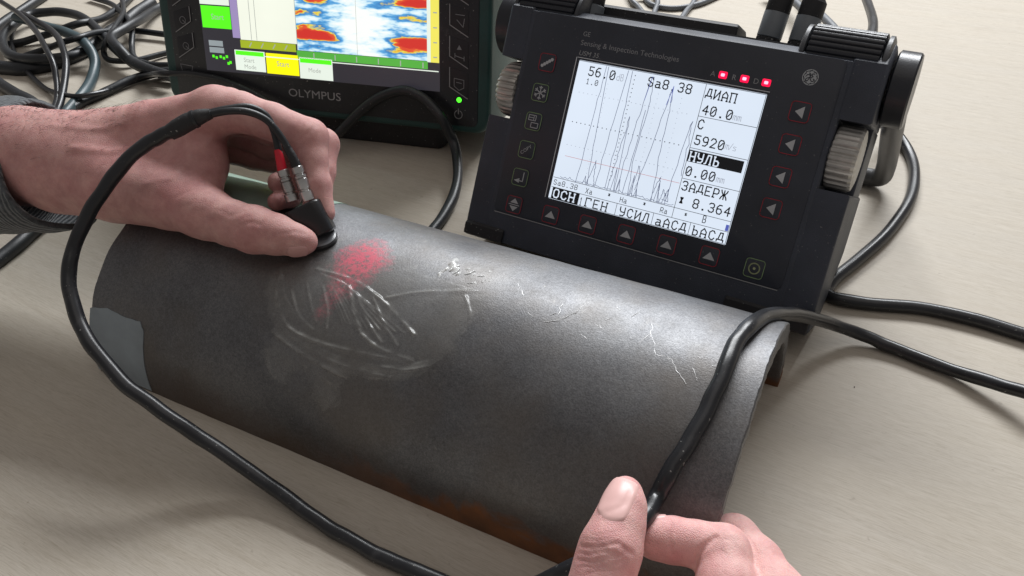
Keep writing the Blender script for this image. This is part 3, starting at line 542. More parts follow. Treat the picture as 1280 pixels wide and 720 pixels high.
# ---------------------------------------------------------------- couplant gel smeared on the crown
def make_gel():
    # outline of the film and ridges in (x, angle)
    out = np.array([(-13.6, 108), (-12.6, 100), (-10.4, 101), (-7.4, 97), (-5.0, 84), (-3.6, 82), (-2.2, 88), (-1.8, 100), (-2.2, 112), (-1.9, 122), (-3.4, 132), (-5.6, 139), (-7.2, 142), (-7.3, 150), (-8.3, 155.5), (-9.3, 153), (-9.4, 146), (-10.2, 147), (-10.9, 152.5), (-12.2, 149), (-12.6, 141), (-12.3, 134), (-13.4, 128), (-14.0, 118)])
    ridges = [[(-11.5, 107.5), (-9.0, 107), (-6.8, 112), (-4.6, 119.5)], [(-9.2, 110), (-8.2, 119), (-7.4, 125), (-6.0, 128), (-4.2, 128)], [(-13.4, 112), (-13.0, 122), (-11.6, 131), (-9.5, 133), (-6.6, 131), (-4.4, 129)],
              [(-12.4, 134), (-10, 138.5), (-7.4, 141), (-4.4, 138), (-2.4, 130)], [(-6.9, 110), (-5.2, 103), (-3.2, 98), (-2.2, 94)], [(-10.6, 113), (-9.6, 121), (-9.3, 127)], [(-8.6, 112), (-7.3, 120), (-6.1, 125.5)], [(-7.6, 111.5), (-6.4, 119), (-5.2, 125)],
              [(-12.2, 118), (-11.2, 126), (-10.0, 129)], [(-11.6, 113.5), (-10.6, 122), (-10.0, 126)], [(-8.4, 155), (-7.4, 151), (-7.4, 146), (-8.6, 143.5)], [(-10.9, 152), (-11.9, 147.5), (-12.3, 140)], [(-10.0, 140), (-9.4, 145), (-9.2, 152)], [(-5.6, 133), (-4.0, 131.5), (-2.8, 126)], [(-3.2, 100), (-2.2, 108), (-2.3, 116)], [(-9.9, 136), (-7.5, 137.5), (-5.0, 135.5)]]
    arcs = []
    for i in range(11):      # the fan dragged down from the upper left
        t = i/10; arcs.append(([(-11.2+1.6*t, 108.5+.8*t), (-9.9+1.9*t+.4*t*t, 115-.8*t), (-8.6+2.2*t+1.2*t*t, 123.2-3.2*t*t)], .045+.04*((i*7) % 5)/5, .07))
    for i in range(9):       # wiping arcs below the fan
        t = i/8; arcs.append(([(-12.6+.4*t, 127+8*t), (-10.8, 132.5+5.5*t), (-8.2, 135.5+5*t), (-5.2, 133+5*t), (-2.8+.2*t, 124.5+5*t)], .040+.04*((i*5) % 4)/4, .075))
    for i in range(5):
        t = i/4; arcs.append(([(-13.5+.3*t, 110+3*t), (-13.1+.5*t, 120), (-11.9+.7*t, 128-1.5*t)], .05, .08))
    for i in range(4): arcs.append(([(-9.4+.2*i, 140+i), (-10.2+.7*i, 146), (-9.6+.9*i, 152+.6*i)], .02, .08))
    nx, ny = 300, 320; xs = np.linspace(-14.5, -1.2, nx); ss = np.linspace(79, 158, ny)*math.pi/180*PR
    Xg, Sg = np.meshgrid(xs, ss, indexing='ij')
    o = out.copy(); o[:, 1] = np.radians(o[:, 1])*PR
    wx = Xg+.16*np.sin(Sg*1.9+1)+.07*np.sin(Sg*5.3+Xg*2); wy = Sg+.15*np.sin(Xg*1.7)+.07*np.sin(Xg*4.9+Sg*3)
    inside = np.zeros(Xg.shape, bool); dist = np.full(Xg.shape, 1e9)
    def segd(a, b):
        d_ = b-a; t = np.clip(((wx-a[0])*d_[0]+(wy-a[1])*d_[1])/(d_@d_), 0, 1); return np.hypot(wx-a[0]-t*d_[0], wy-a[1]-t*d_[1])
    for a, b in zip(o, np.roll(o, -1, 0)):
        cr = ((a[1] > wy) != (b[1] > wy)) & (wx < (b[0]-a[0])*(wy-a[1])/(b[1]-a[1]+1e-12)+a[0]); inside ^= cr
        dist = np.minimum(dist, segd(a, b))
    sd = np.where(inside, dist, -dist)+.06*np.sin(Xg*17+Sg*11)
    h = .02+.010*np.sin(Xg*2.1+np.sin(Sg*1.7)*2)*np.sin(Sg*2.9); th = np.zeros(Xg.shape)
    var = np.clip(.66+.42*np.sin(Xg*1.7+Sg*.9)*np.sin(Sg*2.1-Xg*.8)+.12*np.sin(Xg*7+Sg*5), .1, 1.1)
    def ridge(rd, hh, w):
        q = np.array(rd, float); tt = np.linspace(0, len(q)-1, 6*(len(q)-1)+1); x_ = np.interp(tt, range(len(q)), q[:, 0]); a_ = np.interp(tt, range(len(q)), q[:, 1])
        for _ in range(4): x_[1:-1] = (x_[:-2]+2*x_[1:-1]+x_[2:])/4; a_[1:-1] = (a_[:-2]+2*a_[1:-1]+a_[2:])/4
        q = np.stack([x_, np.radians(a_)*PR], 1)
        dd = np.full(Xg.shape, 9.0)
        for a, b in zip(q[:-1], q[1:]):
            d_ = b-a; i0, i1 = np.searchsorted(xs, (min(a[0], b[0])-.4, max(a[0], b[0])+.4)); j0, j1 = np.searchsorted(ss, (min(a[1], b[1])-.4, max(a[1], b[1])+.4))
            xx, yy = Xg[i0:i1, j0:j1], Sg[i0:i1, j0:j1]; t = np.clip(((xx-a[0])*d_[0]+(yy-a[1])*d_[1])/max(d_@d_, 1e-9), 0, 1)
            dd[i0:i1, j0:j1] = np.minimum(dd[i0:i1, j0:j1], np.hypot(xx-a[0]-t*d_[0], yy-a[1]-t*d_[1]))
        return hh*np.exp(-(dd/w)**2)
    for ri, rd in enumerate(ridges):
        r_ = ridge(rd, .12 if ri < 5 else .075, .11 if ri < 5 else .09)*var; h = h+r_; th = np.maximum(th, r_/.12)
    for rd, hh, w in arcs:
        r_ = ridge(rd, hh, w)*var; h = h+r_; th = np.maximum(th, r_/.10)
    fade = np.clip((sd+.02)/.55, 0, 1); fade = fade*fade*(3-2*fade)
    fade = fade*np.where((Sg < math.radians(96)*PR) & (Xg > -6.5), .22, 1); fade = fade*(.8+.2*np.clip(.5+np.sin(Xg*1.3+1)*np.sin(Sg*1.1)+.4*np.sin(Xg*3.7-Sg*2.9), 0, 1))
    h = np.maximum(h, .004)*np.clip((sd+.05)/.25, 0, 1)+.003
    keep = sd > -.05
    mb = MB(); idx = -np.ones(Xg.shape, int); V = []; FA = []; TH = []
    for i in range(nx):
        for j in range(ny):
            if keep[i, j]: idx[i, j] = len(V); V.append(pipe_pt(Xg[i, j], Sg[i, j]/PR, PR+.012+h[i, j])); FA.append(max(fade[i, j], min(1, th[i, j]*1.2)*min(1, fade[i, j]*3))); TH.append(min(1, th[i, j]))
    F = []
    for i in range(nx-1):
        for j in range(ny-1):
            q = (idx[i, j], idx[i+1, j], idx[i+1, j+1], idx[i, j+1])
            if min(q) >= 0: F.append(q)
    mb.add(PF(V), F)
    g = thing('couplant_gel', PFW(-8, 110, 0), 'clear glossy gel smeared in ridges over the crown of the half pipe', 'gel')
    sm_ = mb.build('smear', 'gel', g, smooth=80)
    for nm_, vals in (('fade', FA), ('thick', TH)):
        at_ = sm_.data.attributes.new(nm_, 'FLOAT', 'POINT'); at_.data.foreach_set('value', np.array(vals, np.float32))
    # thick milky lumps
    lump = MB()
    for (x, a, r, hh, ph) in [(-5.0, 86.3, .33, .17, 0), (-4.75, 88.6, .24, .12, 1), (-4.1, 87, .10, .07, 2), (-4.35, 91, .13, .08, 3), (-5.1, 90.5, .14, .08, 4), (-3.6, 89.5, .13, .08, 5), (-5.2, 93.5, .12, .06, 6), (-3.2, 93, .10, .05, 7), (-3.0, 85, .09, .05, 8), (-2.6, 90, .07, .04, 9)]:
        n = 16; V = [PFW(x, a, hh)]; F = []
        for ring in range(1, 5):
            t = ring/4
            for j in range(n):
                th = 2*math.pi*j/n; rr = r*t*(1+.35*math.sin(2*th+ph)+.2*math.sin(3*th+ph*2)+.12*math.sin(5*th+ph*3))
                V.append(PFW(x+rr*math.cos(th)*.85, a+math.degrees(rr*math.sin(th)*1.5/PR), hh*math.cos(t*math.pi/2)-.01))
        for j in range(n): F.append((0, 1+j, 1+(j+1) % n))
        for ring in range(3):
            for j in range(n):
                a_ = 1+ring*n+j; b_ = 1+ring*n+(j+1) % n; F.append((a_, a_+n, b_+n, b_))
        lump.add(V, F)
    for x0, a0, L, th, w_ in ((-4.9, 91.2, .75, -1.3, .06), (-4.55, 91.6, .5, -1.5, .045), (-4.0, 90.2, .6, -.9, .04), (-3.3, 89.4, .35, -.6, .03), (-5.3, 94.0, .4, -1.2, .03), (-3.6, 94.2, .3, -.3, .025), (-2.9, 92.0, .25, -1.4, .022)):
        pts = [PFW(x0+L*t*math.cos(th)+rng.normal()*.04, a0+L*t*math.sin(th)*7+rng.normal()*.2, .015) for t in (0, .3, .6, .85, 1)]
        lump.tube(pts, [.012, w_, w_*rng.uniform(.4, .9), w_*rng.uniform(.6, 1.1), .01], 8, 4)
    lump.build('lump', 'gel_thick', g, smooth=80)
make_gel()

# ---------------------------------------------------------------- flaw detector
T = .5238; SCZ = 8.9713
DF = Frame((0, 0, SCZ), (1, 0, 0), (0, math.sin(T), math.cos(T)), (0, -math.cos(T), math.sin(T)))
det = thing('flaw_detector', (0, 2.5, 0), 'black portable instrument with white waveform screen, knobs and red arrow keys', 'flaw detector')
SIDE = Frame(DF.O, DF.Y, DF.Z, DF.X)   # profile plane (v,w), extruded along u
def slab(mb, prof, u0, u1, bev=.25): mb.prism(SIDE, prof, u0, u1, bev, 3)
core = [(-7.95, 0), (-7.95, -4.0), (-3.6, -9.0), (4.6, -9.0), (6.9, -6.2), (7.2, -.9), (6.75, 0)]
mb = MB(); slab(mb, core, -9.75, 9.75, .18)
for s_ in (-1, 1):
    u0, u1 = (9.55, 11.45) if s_ > 0 else (-11.3, -9.55)
    slab(mb, [(-7.9, -.04), (-7.9, -3.9), (-3.7, -8.4), (-.05, -8.4), (-.05, -.04)], u0, u1, .16)
    slab(mb, [(3.75, -.06), (3.75, -6.5), (6.2, -6.4), (8.0, -4.6), (8.2, -1.6), (6.9, -.08)], u0 if s_ > 0 else -11.3, u1, .2)
    slab(mb, [(-.2, -3.6), (-.2, -8.0), (3.9, -8.0), (3.9, -3.6)], u0+.1, u1-.1, .1)
mb.build('housing', 'detector_plastic', det)
mb = MB(); mb.prism(DF, rrect(-9.4, 9.4, -6.0, 6.78, .35), -.2, .05, .04, 2); mb.build('front_panel', 'detector_panel', det)
mb = MB().stroke(DF, [(-9.3, -6.05), (9.2, -6.03)], .05, .06); mb.build('panel_edge_highlight', 'print_line', det)  # pale stroke painted as the highlight along the panel's bottom edge
mb = MB(); slab(mb, [(7.0, -1.25), (7.0, -6.0), (7.34, -5.8), (7.36, -1.3)], -6.1, 6.15, .07); mb.build('top_plate', 'grip_side', det)
mb = MB(); slab(mb, [(6.8, -3.4), (6.8, -6.4), (8.1, -6.2), (8.35, -5.8), (8.35, -3.7), (8.15, -3.4)], -8.6, 2.35, .15); mb.build('rear_block', 'rubber_black', det)
for s_ in (-1, 1):   # ribbed shoulder grips
    u0, u1 = (7.05, 10.85) if s_ > 0 else (-10.85, -7.05)
    mb = MB(); c = DF([(0, 6.75, -2.15)])[0]; n = 170
    ribs = lambda j: (1.0, 1.0, .985, .93, .93)[j % 5]
    mb.lathe(c+DF.X*u0, DF.X, [(1.9, 0), (2.02, .06), (2.02, u1-u0-.06), (1.9, u1-u0)], n, ribs); mb.build('ribbed_grip', 'rib_plastic', det, smooth=25)
    for e0, e1 in ((u0-.42, u0-.02), (u1+.02, u1+.42)):
        MB().lathe(c+DF.X*e0, DF.X, [(1.7, 0), (1.93, .1), (1.93, e1-e0-.1), (1.7, e1-e0)], 48).build('grip_flange', 'grip_side', det)
for s_ in (-1, 1):   # rotary knobs
    mb = MB(); n = 130; kn = lambda j: (1.0, 1.0, .985, .935, .935)[j % 5]
    c = DF([(0, 1.87, -1.62)])[0]
    if s_ > 0: mb.lathe(c+DF.X*9.7, DF.X, [(1.5, 0), (1.74, .12), (1.80, .3), (1.80, 1.35), (1.70, 1.52), (1.35, 1.6)], n, kn)
    else: mb.lathe(c-DF.X*9.7, -DF.X, [(1.5, 0), (1.74, .12), (1.80, .3), (1.80, .9), (1.72, 1.25), (1.5, 1.5), (1.0, 1.62)], n, kn)
    mb.build('knob', 'knob_dark' if s_ > 0 else 'knob_metal', det, smooth=25)
for s_, (a, b) in ((-1, (-11.2, -8.3)), (1, (6.55, 11.35))):   # rubber corner feet
    mb = MB(); slab(mb, [(-7.25, .22), (-7.1, .04), (-7.1, -.6), (-8.08, -3.6), (-8.08, -.2), (-7.95, .2)], a, b, .08); mb.build('foot', 'rubber_black', det)
for s_ in (-1, 1):   # handle hinges
    mb = MB(); u0 = 11.55 if s_ > 0 else -12.75
    mb.lathe(DF([(u0, 6.1, -3.0)])[0], DF.X, [(1.95, 0), (2.08, .1), (2.08, 1.1), (1.98, 1.2)], 56); mb.build('handle_hinge', 'rib_plastic', det)
hp = []
h0 = DF([(12.1, 5.2, -3.6)])[0]; h1 = DF([(-12.1, 5.2, -3.6)])[0]
pth = [h0, h0*.5+np.array((11.95, 16.2, 2.2))*.5, (11.9, 16.0, 2.3), (11.75, 16.9, 1.2), (11.3, 17.3, .78), (10.2, 17.4, .68), (8, 17.4, .68), (0, 17.4, .68), (-8, 17.4, .68), (-10.2, 17.4, .68), (-11.3, 17.3, .78), (-11.75, 16.9, 1.2), (-11.9, 16.0, 2.3), h1*.5+np.array((-11.95, 16.2, 2.2))*.5, h1]
MB().tube(pth, .66, 18, 5).build('handle', 'handle_tube', det)

# screen and its print
LW, LH = 11.52, 8.64
LCD = Frame(DF([(-LW/2, LH/2, .075)])[0], DF.X*LW/320, -DF.Y*LH/240, DF.Z)   # pixel space of the display, y down
mb = MB(); mb.prism(DF, rrect(-LW/2, LW/2, -LH/2, LH/2, .05, 2), -.1, .075, .01, 1); lcd = mb.build('screen', 'lcd_white', det)
mb = MB(); mb.stroke(DF, [(-5.98, 4.44), (-5.98, -4.3)], .055, .07); mb.stroke(DF, [(-5.9, 4.46), (5.85, 4.46)], .04, .07); mb.build('bezel_glint', 'bezel_glint_pale', det)  # pale strips painting the screen's glow caught on the bezel chamfer
G = {  # stroke glyphs on a 10 x 14 cell
 '0': [[(1, 3), (3, 0), (7, 0), (9, 3), (9, 11), (7, 14), (3, 14), (1, 11), (1, 3)], [(3, 10), (7, 4)]], '1': [[(2, 3), (5, 0), (5, 14)], [(2, 14), (8, 14)]],
 '2': [[(1, 3), (3, 0), (7, 0), (9, 3), (9, 5), (1, 14), (9, 14)]], '3': [[(1, 2), (3, 0), (7, 0), (9, 2), (9, 5), (7, 7), (4, 7)], [(7, 7), (9, 9), (9, 12), (7, 14), (3, 14), (1, 12)]],
 '4': [[(7, 14), (7, 0), (1, 9), (10, 9)]], '5': [[(9, 0), (2, 0), (2, 6), (7, 6), (9, 8), (9, 12), (7, 14), (3, 14), (1, 12)]], '6': [[(8, 0), (4, 0), (1, 4), (1, 11), (3, 14), (7, 14), (9, 11), (9, 9), (7, 6), (3, 6), (1, 8)]],
 '8': [[(3, 0), (7, 0), (9, 2), (9, 5), (7, 7), (3, 7), (1, 5), (1, 2), (3, 0)], [(3, 7), (1, 9), (1, 12), (3, 14), (7, 14), (9, 12), (9, 9), (7, 7)]], '9': [[(2, 14), (6, 14), (9, 10), (9, 3), (7, 0), (3, 0), (1, 3), (1, 5), (3, 8), (7, 8), (9, 6)]],
 '.': [[(4, 13), (5.5, 13)], [(4, 14), (5.5, 14)]], 'S': [[(9, 3), (7, 0), (3, 0), (1, 2), (1, 5), (9, 9), (9, 12), (7, 14), (3, 14), (1, 11)]], 'a': [[(2, 5), (7, 5), (8, 7), (8, 14), (10, 14)], [(8, 9), (3, 9), (1, 11), (2, 14), (6, 14), (8, 12)]],
 'b': [[(2, 0), (2, 14), (7, 14), (9, 12), (9, 8), (7, 6), (2, 6)], [(1, 0), (2, 0)]], 'C': [[(9, 3), (7, 0), (4, 0), (1, 3), (1, 11), (4, 14), (7, 14), (9, 11)]],
 'Д': [[(2, 11), (4, 0), (8, 0), (8, 11)], [(0, 14), (0, 11), (10, 11), (10, 14)]], 'И': [[(1, 0), (1, 14), (9, 1)], [(9, 0), (9, 14)], [(0, 0), (2, 0)], [(8, 14), (10, 14)]], 'А': [[(1, 14), (1, 5), (5, 0), (9, 5), (9, 14)], [(1, 9), (9, 9)], [(0, 14), (2, 14)], [(8, 14), (10, 14)]],
 'П': [[(1, 14), (1, 0), (9, 0), (9, 14)], [(0, 0), (10, 0)], [(0, 14), (2, 14)], [(8, 14), (10, 14)]], 'С': [[(9, 3), (7, 0), (4, 0), (1, 3), (1, 11), (4, 14), (7, 14), (9, 11)]], 'Н': [[(1, 0), (1, 14)], [(9, 0), (9, 14)], [(1, 7), (9, 7)], [(0, 0), (2, 0)], [(8, 0), (10, 0)], [(0, 14), (2, 14)], [(8, 14), (10, 14)]],
 'У': [[(1, 0), (1, 5), (3, 8), (9, 8)], [(9, 0), (9, 11), (7, 14), (2, 14)]], 'Л': [[(0, 14), (2, 13), (4, 0), (9, 0), (9, 14)], [(8, 14), (10, 14)]], 'Ь': [[(2, 0), (2, 14), (7, 14), (9, 12), (9, 8), (7, 6), (2, 6)], [(1, 0), (3, 0)]],
 'З': [[(1, 2), (3, 0), (7, 0), (9, 2), (9, 5), (7, 7), (4, 7)], [(7, 7), (9, 9), (9, 12), (7, 14), (3, 14), (1, 12)]], 'Е': [[(9, 0), (1, 0), (1, 14), (9, 14)], [(1, 7), (7, 7)]], 'Р': [[(1, 14), (1, 0), (7, 0), (9, 2), (9, 6), (7, 8), (1, 8)], [(0, 14), (3, 14)]],
 'Ж': [[(5, 0), (5, 14)], [(0, 0), (1, 3), (4, 7), (1, 11), (0, 14)], [(10, 0), (9, 3), (6, 7), (9, 11), (10, 14)], [(3, 7), (7, 7)]], 'О': [[(1, 3), (3, 0), (7, 0), (9, 3), (9, 11), (7, 14), (3, 14), (1, 11), (1, 3)]], 'Г': [[(1, 14), (1, 0), (9, 0), (9, 3)], [(0, 14), (3, 14)]],
 'd': [[(9, 0), (9, 14)], [(9, 6), (3, 6), (1, 8), (1, 12), (3, 14), (9, 14)]], 'B': [[(1, 0), (1, 14), (7, 14), (9, 12), (9, 9), (7, 7), (1, 7)], [(7, 7), (8, 5), (8, 2), (7, 0), (1, 0)]],
 'm': [[(0, 14), (0, 5), (4, 5), (5, 14)], [(5, 7), (6, 5), (9, 5), (10, 14)]], '/': [[(1, 14), (9, 0)]], 's': [[(9, 6), (2, 6), (1, 8), (9, 11), (8, 14), (1, 14)]], 'X': [[(1, 0), (9, 14)], [(9, 0), (1, 14)]], 'R': [[(1, 14), (1, 0), (7, 0), (9, 2), (9, 6), (7, 8), (1, 8)], [(5, 8), (9, 14)]],
 'H': [[(1, 0), (1, 14)], [(9, 0), (9, 14)], [(1, 7), (9, 7)]], '*': [[(2, 4), (8, 10)], [(8, 4), (2, 10)], [(5, 3), (5, 11)]], '%': [[(1, 12), (9, 2)], [(2, 2), (3, 4)], [(7, 11), (9, 13)]], '!': [[(3, 1), (7, 1), (3, 13), (7, 13), (3, 1)], [(4, 3), (6, 11)], [(6, 3), (4, 11)]]}
def lcd_text(mb, s_, x, y, pitch=13, w=1.0, hgt=1.0, lw=1.95, z=.02):
    for i, ch in enumerate(s_):
        for pl in G.get(ch, []): mb.stroke(LCD, [(x+i*pitch+px_*w, y+py_*hgt) for px_, py_ in pl], lw, z)
ink = MB(); faint = MB(); red = MB(); inv = MB(); blue = MB()
lcd_text(ink, '56.0', 21, 8); lcd_text(faint, 'dB', 73, 11, 7, .55, .75, .9); lcd_text(ink, '1.0', 21, 28, 8, .6, .62, 1.0)
lcd_text(ink, 'Sa8.38', 128, 7, 13)
lcd_text(ink, 'ДИАП', 227, 8); lcd_text(ink, '40.0', 228, 34); lcd_text(faint, 'mm', 279, 37, 7, .55, .75, .9)
lcd_text(ink, 'C', 227, 57); lcd_text(ink, '5920', 228, 82); lcd_text(faint, 'm/s', 279, 83, 6, .55, .75, .8)
lcd_text(ink, '0.00', 227, 133); lcd_text(faint, 'mm', 279, 136, 7, .55, .75, .9)
lcd_text(ink, 'ЗАДЕРЖ', 227, 157); lcd_text(ink, '8.364', 252, 181); lcd_text(ink, '!', 228, 183, 8, .9, .7, 2.2)
ink.rect(LCD, 224, 314, 106, 125, .012); lcd_text(inv, 'НУЛЬ', 227, 109, 13, lw=2.1, z=.03)
lcd_text(ink, 'Sa8.38', 4, 206, 8, .62, .6, 1.0)
for s_, x in (('Xa', 66), ('Ha', 130), ('Ra', 202)): lcd_text(ink, s_, x, 207, 7, .55, .6, 1.0)
for x in (107, 171, 243): lcd_text(ink, '*', x, 205, 7, .5, .5, 1.2)
lcd_text(ink, 'B', 274, 203, 7, .6, .8, 1.2); blue.rect(LCD, 313, 318, 208, 218, .02)
ink.rect(LCD, 5, 57, 219, 239, .012); lcd_text(inv, 'ОСН', 8, 222, 15, 1.15, 1.0, 2.2, .03)
lcd_text(ink, '1', 60, 225, 6, .4, .9, 1.1)
lcd_text(ink, 'ГЕН', 70, 223, 15, 1.1); lcd_text(ink, 'УСИЛ', 134, 223, 14, 1.05); lcd_text(ink, 'аАСД'.replace('а', 'a'), 199, 223, 14, 1.05); lcd_text(ink, 'bАСД', 262, 223, 14, 1.05)
for l_ in ([(224, 1), (224, 218)], [(224, 52), (319, 52)], [(224, 103), (319, 103)], [(224, 153), (319, 153)], [(2, 202), (319, 202)], [(2, 219), (319, 219)], [(127, 219), (127, 239)], [(193, 219), (193, 239)], [(257, 219), (257, 239)], [(1, 1), (319, 1)], [(319, 1), (319, 239)], [(1, 239), (319, 239)]):
    ink.stroke(LCD, l_, .8, .015)
TR = [[(44, 202), (48, 100), (51, 3)], [(55, 3), (60, 110), (66, 202)], [(64, 202), (69, 175), (72, 158), (75, 185), (78, 202)], [(80, 202), (86, 90), (91, 3)], [(98, 3), (100, 80), (99, 200)], [(103, 202), (108, 140), (112, 75), (114, 130), (117, 202)],
      [(119, 202), (124, 110), (130, 40), (133, 6), (137, 6), (140, 60), (136, 140), (141, 202)], [(131, 202), (136, 60)], [(144, 202), (149, 150), (152, 158), (155, 202)], [(151, 190), (161, 120), (170, 30), (173, 16), (176, 60), (178, 130), (183, 202)], [(181, 202), (186, 172), (189, 160), (192, 180), (194, 202)], [(196, 202), (199, 178), (204, 188), (207, 176), (211, 196), (200, 194)], [(207, 195), (212, 110), (217, 62), (219, 90), (222, 150)]]
tr_ = MB(); r2_ = np.random.default_rng(11)
for l_ in TR:
    q = np.array(l_, float); n_ = 7*(len(q)-1)+1; tt = np.linspace(0, len(q)-1, n_); xx = np.interp(tt, range(len(q)), q[:, 0]); yy = np.interp(tt, range(len(q)), q[:, 1])
    xx[1:-1] += np.round(r2_.normal(size=n_-2)*.55); tr_.stroke(LCD, np.stack([xx, yy], 1), .85, .02)
for x0, h0 in ((60, 14), (112, 40), (145, 34), (154, 14), (190, 32), (204, 18), (122, 22)):
    tr_.stroke(LCD, [(x0-3, 201), (x0-1, 201-h0*.55), (x0, 201-h0), (x0+1.5, 201-h0*.4), (x0+3, 201)], .8, .021)
xx = np.arange(14, 222, 3.0); tr_.stroke(LCD, np.stack([xx, 200.5-np.abs(r2_.normal(size=len(xx)))*1.6], 1), .7, .021)
tr_.build('waveform', 'lcd_trace', lcd, kind='stuff', smooth=0, recalc=False)
blue.stroke(LCD, [(168, 45), (173, 14), (174, 40)], .9, .024); blue.stroke(LCD, [(130, 44), (134, 6)], .7, .024)
red.stroke(LCD, [(14, 162), (222, 162)], .8, .018)
for k_ in range(0, 200, 8):
    for yy in (52, 102, 142): (ink if yy == 102 else faint).rect(LCD, 12+k_, 13.6+k_, yy, yy+(1.6 if yy == 102 else 1), .014)
for k_ in range(26): ink.rect(LCD, 103.5, 105, 8+k_*7, 9.6+k_*7, .014)
for k_ in range(20):
    for xx in (60, 150, 190): faint.rect(LCD, xx, xx+1, 30+k_*8, 31+k_*8, .014)
ink.build('display_print', 'lcd_ink', lcd, kind='stuff', smooth=0, recalc=False); faint.build('display_print', 'lcd_ink_faint', lcd, kind='stuff', smooth=0, recalc=False)
red.build('gate_line', 'lcd_ink_red', lcd, smooth=0, recalc=False); blue.build('trace_peak', 'lcd_ink_blue', lcd, kind='stuff', smooth=0, recalc=False); inv.build('inverse_print', 'lcd_white', lcd, kind='stuff', smooth=0, recalc=False)

# keys
def key(u, v, color, icon, size=1.12):
    h = size/2; b = MB(); b.prism(DF, rrect(u-h, u+h, v-h, v+h, .2, 4), .0, .085, .03, 2); kb = b.build('button', 'detector_panel', det)
    o_ = MB(); o_.stroke(DF, rrect(u-h+.03, u+h-.03, v-h+.03, v+h-.03, .18, 4), .042, .092, True); o_.build('outline', 'print_red' if color == 'r' else 'print_green', kb, smooth=0, recalc=False)
    i_ = MB(); icon(i_, u, v); i_.build('icon', 'print_power' if icon is ic_pow else 'print_grey', kb, smooth=0, recalc=False)
Zi = .094
tri_l = lambda m, u, v: m.poly(DF, [(u-.27, v), (u+.2, v-.33), (u+.2, v+.33)], Zi)
tri_u = lambda m, u, v: m.poly(DF, [(u, v+.24), (u-.36, v-.2), (u+.36, v-.2)], Zi)
def ic_updn(m, u, v):
    m.poly(DF, [(u, v+.42), (u-.3, v+.1), (u+.3, v+.1)], Zi); m.poly(DF, [(u, v-.42), (u-.3, v-.1), (u+.3, v-.1)], Zi); m.stroke(DF, [(u-.36, v), (u+.36, v)], .05, Zi)
def ic_wave(m, u, v):
    for i in range(5): m.poly(DF, circle(u-.3+i*.15, v-.22+i*.11, .105, 10), Zi)
def ic_snow(m, u, v):
    for i in range(6):
        a = math.radians(60*i+30); c, s_ = math.cos(a), math.sin(a); m.stroke(DF, [(u, v), (u+.4*c, v+.4*s_)], .06, Zi)
        for da in (-.7, .7): m.stroke(DF, [(u+.24*c, v+.24*s_), (u+.24*c+.15*math.cos(a+da), v+.24*s_+.15*math.sin(a+da))], .05, Zi)
def ic_wins(m, u, v):
    m.stroke(DF, [(u-.36, v+.38), (u+.14, v+.38), (u+.14, v+.06), (u-.36, v+.06)], .045, Zi, True); m.stroke(DF, [(u-.36, v+.22), (u+.0, v+.22)], .04, Zi); m.stroke(DF, [(u+.0, v+.38), (u+.0, v+.06)], .04, Zi)
    m.stroke(DF, [(u-.12, v-.08), (u+.36, v-.08), (u+.36, v-.38), (u-.12, v-.38)], .045, Zi, True)
def ic_copy(m, u, v): text(m, DF, 'COPY', u-.30, v-.36, .30, Zi, 1.05, .86, 0, math.radians(42))
def ic_ret(m, u, v):
    m.stroke(DF, [(u+.22, v+.34), (u+.22, v-.22), (u-.1, v-.22)], .06, Zi); m.poly(DF, [(u-.4, v-.24), (u-.02, v-.06), (u-.02, v-.36)], Zi)
def ic_pow(m, u, v):
    m.stroke(DF, circle(u, v, .3, 20), .07, Zi, True); m.poly(DF, circle(u, v, .08, 10), Zi)
for (u, v, c, ic) in ((-7.87, 3.8, 'r', ic_wave), (-7.9, 1.92, 'g', ic_snow), (-7.93, .1, 'g', ic_wins), (-7.96, -1.72, 'g', ic_copy), (-7.99, -3.52, 'g', ic_ret), (-8.0, -5.32, 'r', ic_updn),
                      (-5.33, -5.32, 'r', tri_u), (-2.75, -5.3, 'r', tri_u), (-.17, -5.24, 'r', tri_u), (2.43, -5.2, 'r', tri_u), (5.04, -5.18, 'r', tri_u), (7.68, -5.18, 'g', ic_pow),
                      (7.72, 3.72, 'r', tri_l), (7.7, 1.92, 'r', tri_l), (7.68, .1, 'r', tri_l), (7.66, -1.7, 'r', tri_l)): key(u, v, c, ic)
for u, ch in ((3.08, 'A'), (4.32, 'R'), (5.54, 'D')):
    b = MB(); b.prism(DF, rrect(u-.24, u+.24, 4.92-.2, 4.92+.2, .08, 3), .0, .10, .04, 2); lb = b.build('indicator_light', 'led_red', det)
    MB().prism(DF, rrect(u-.11, u+.11, 4.92-.085, 4.92+.085, .05, 3), .08, .115, .01, 1).build('lens', 'led_core', lb)
    t_ = MB(); text(t_, DF, ch, u-.72, 4.76, .42, .055); t_.build('letter', 'print_line', det, smooth=0, recalc=False)
t_ = MB(); text(t_, DF, 'GE', -5.93, 5.74, .40, .055); text(t_, DF, 'Sensing & Inspection Technologies', -5.95, 5.20, .44, .055, 1.0, 6.3); t_.build('lettering', 'print_dim', det, smooth=0, recalc=False)
t_ = MB(); text(t_, DF, 'USM 35', -5.93, 4.60, .40, .055, 1.0, 1.35, .15); t_.build('lettering', 'print_line', det, smooth=0, recalc=False)
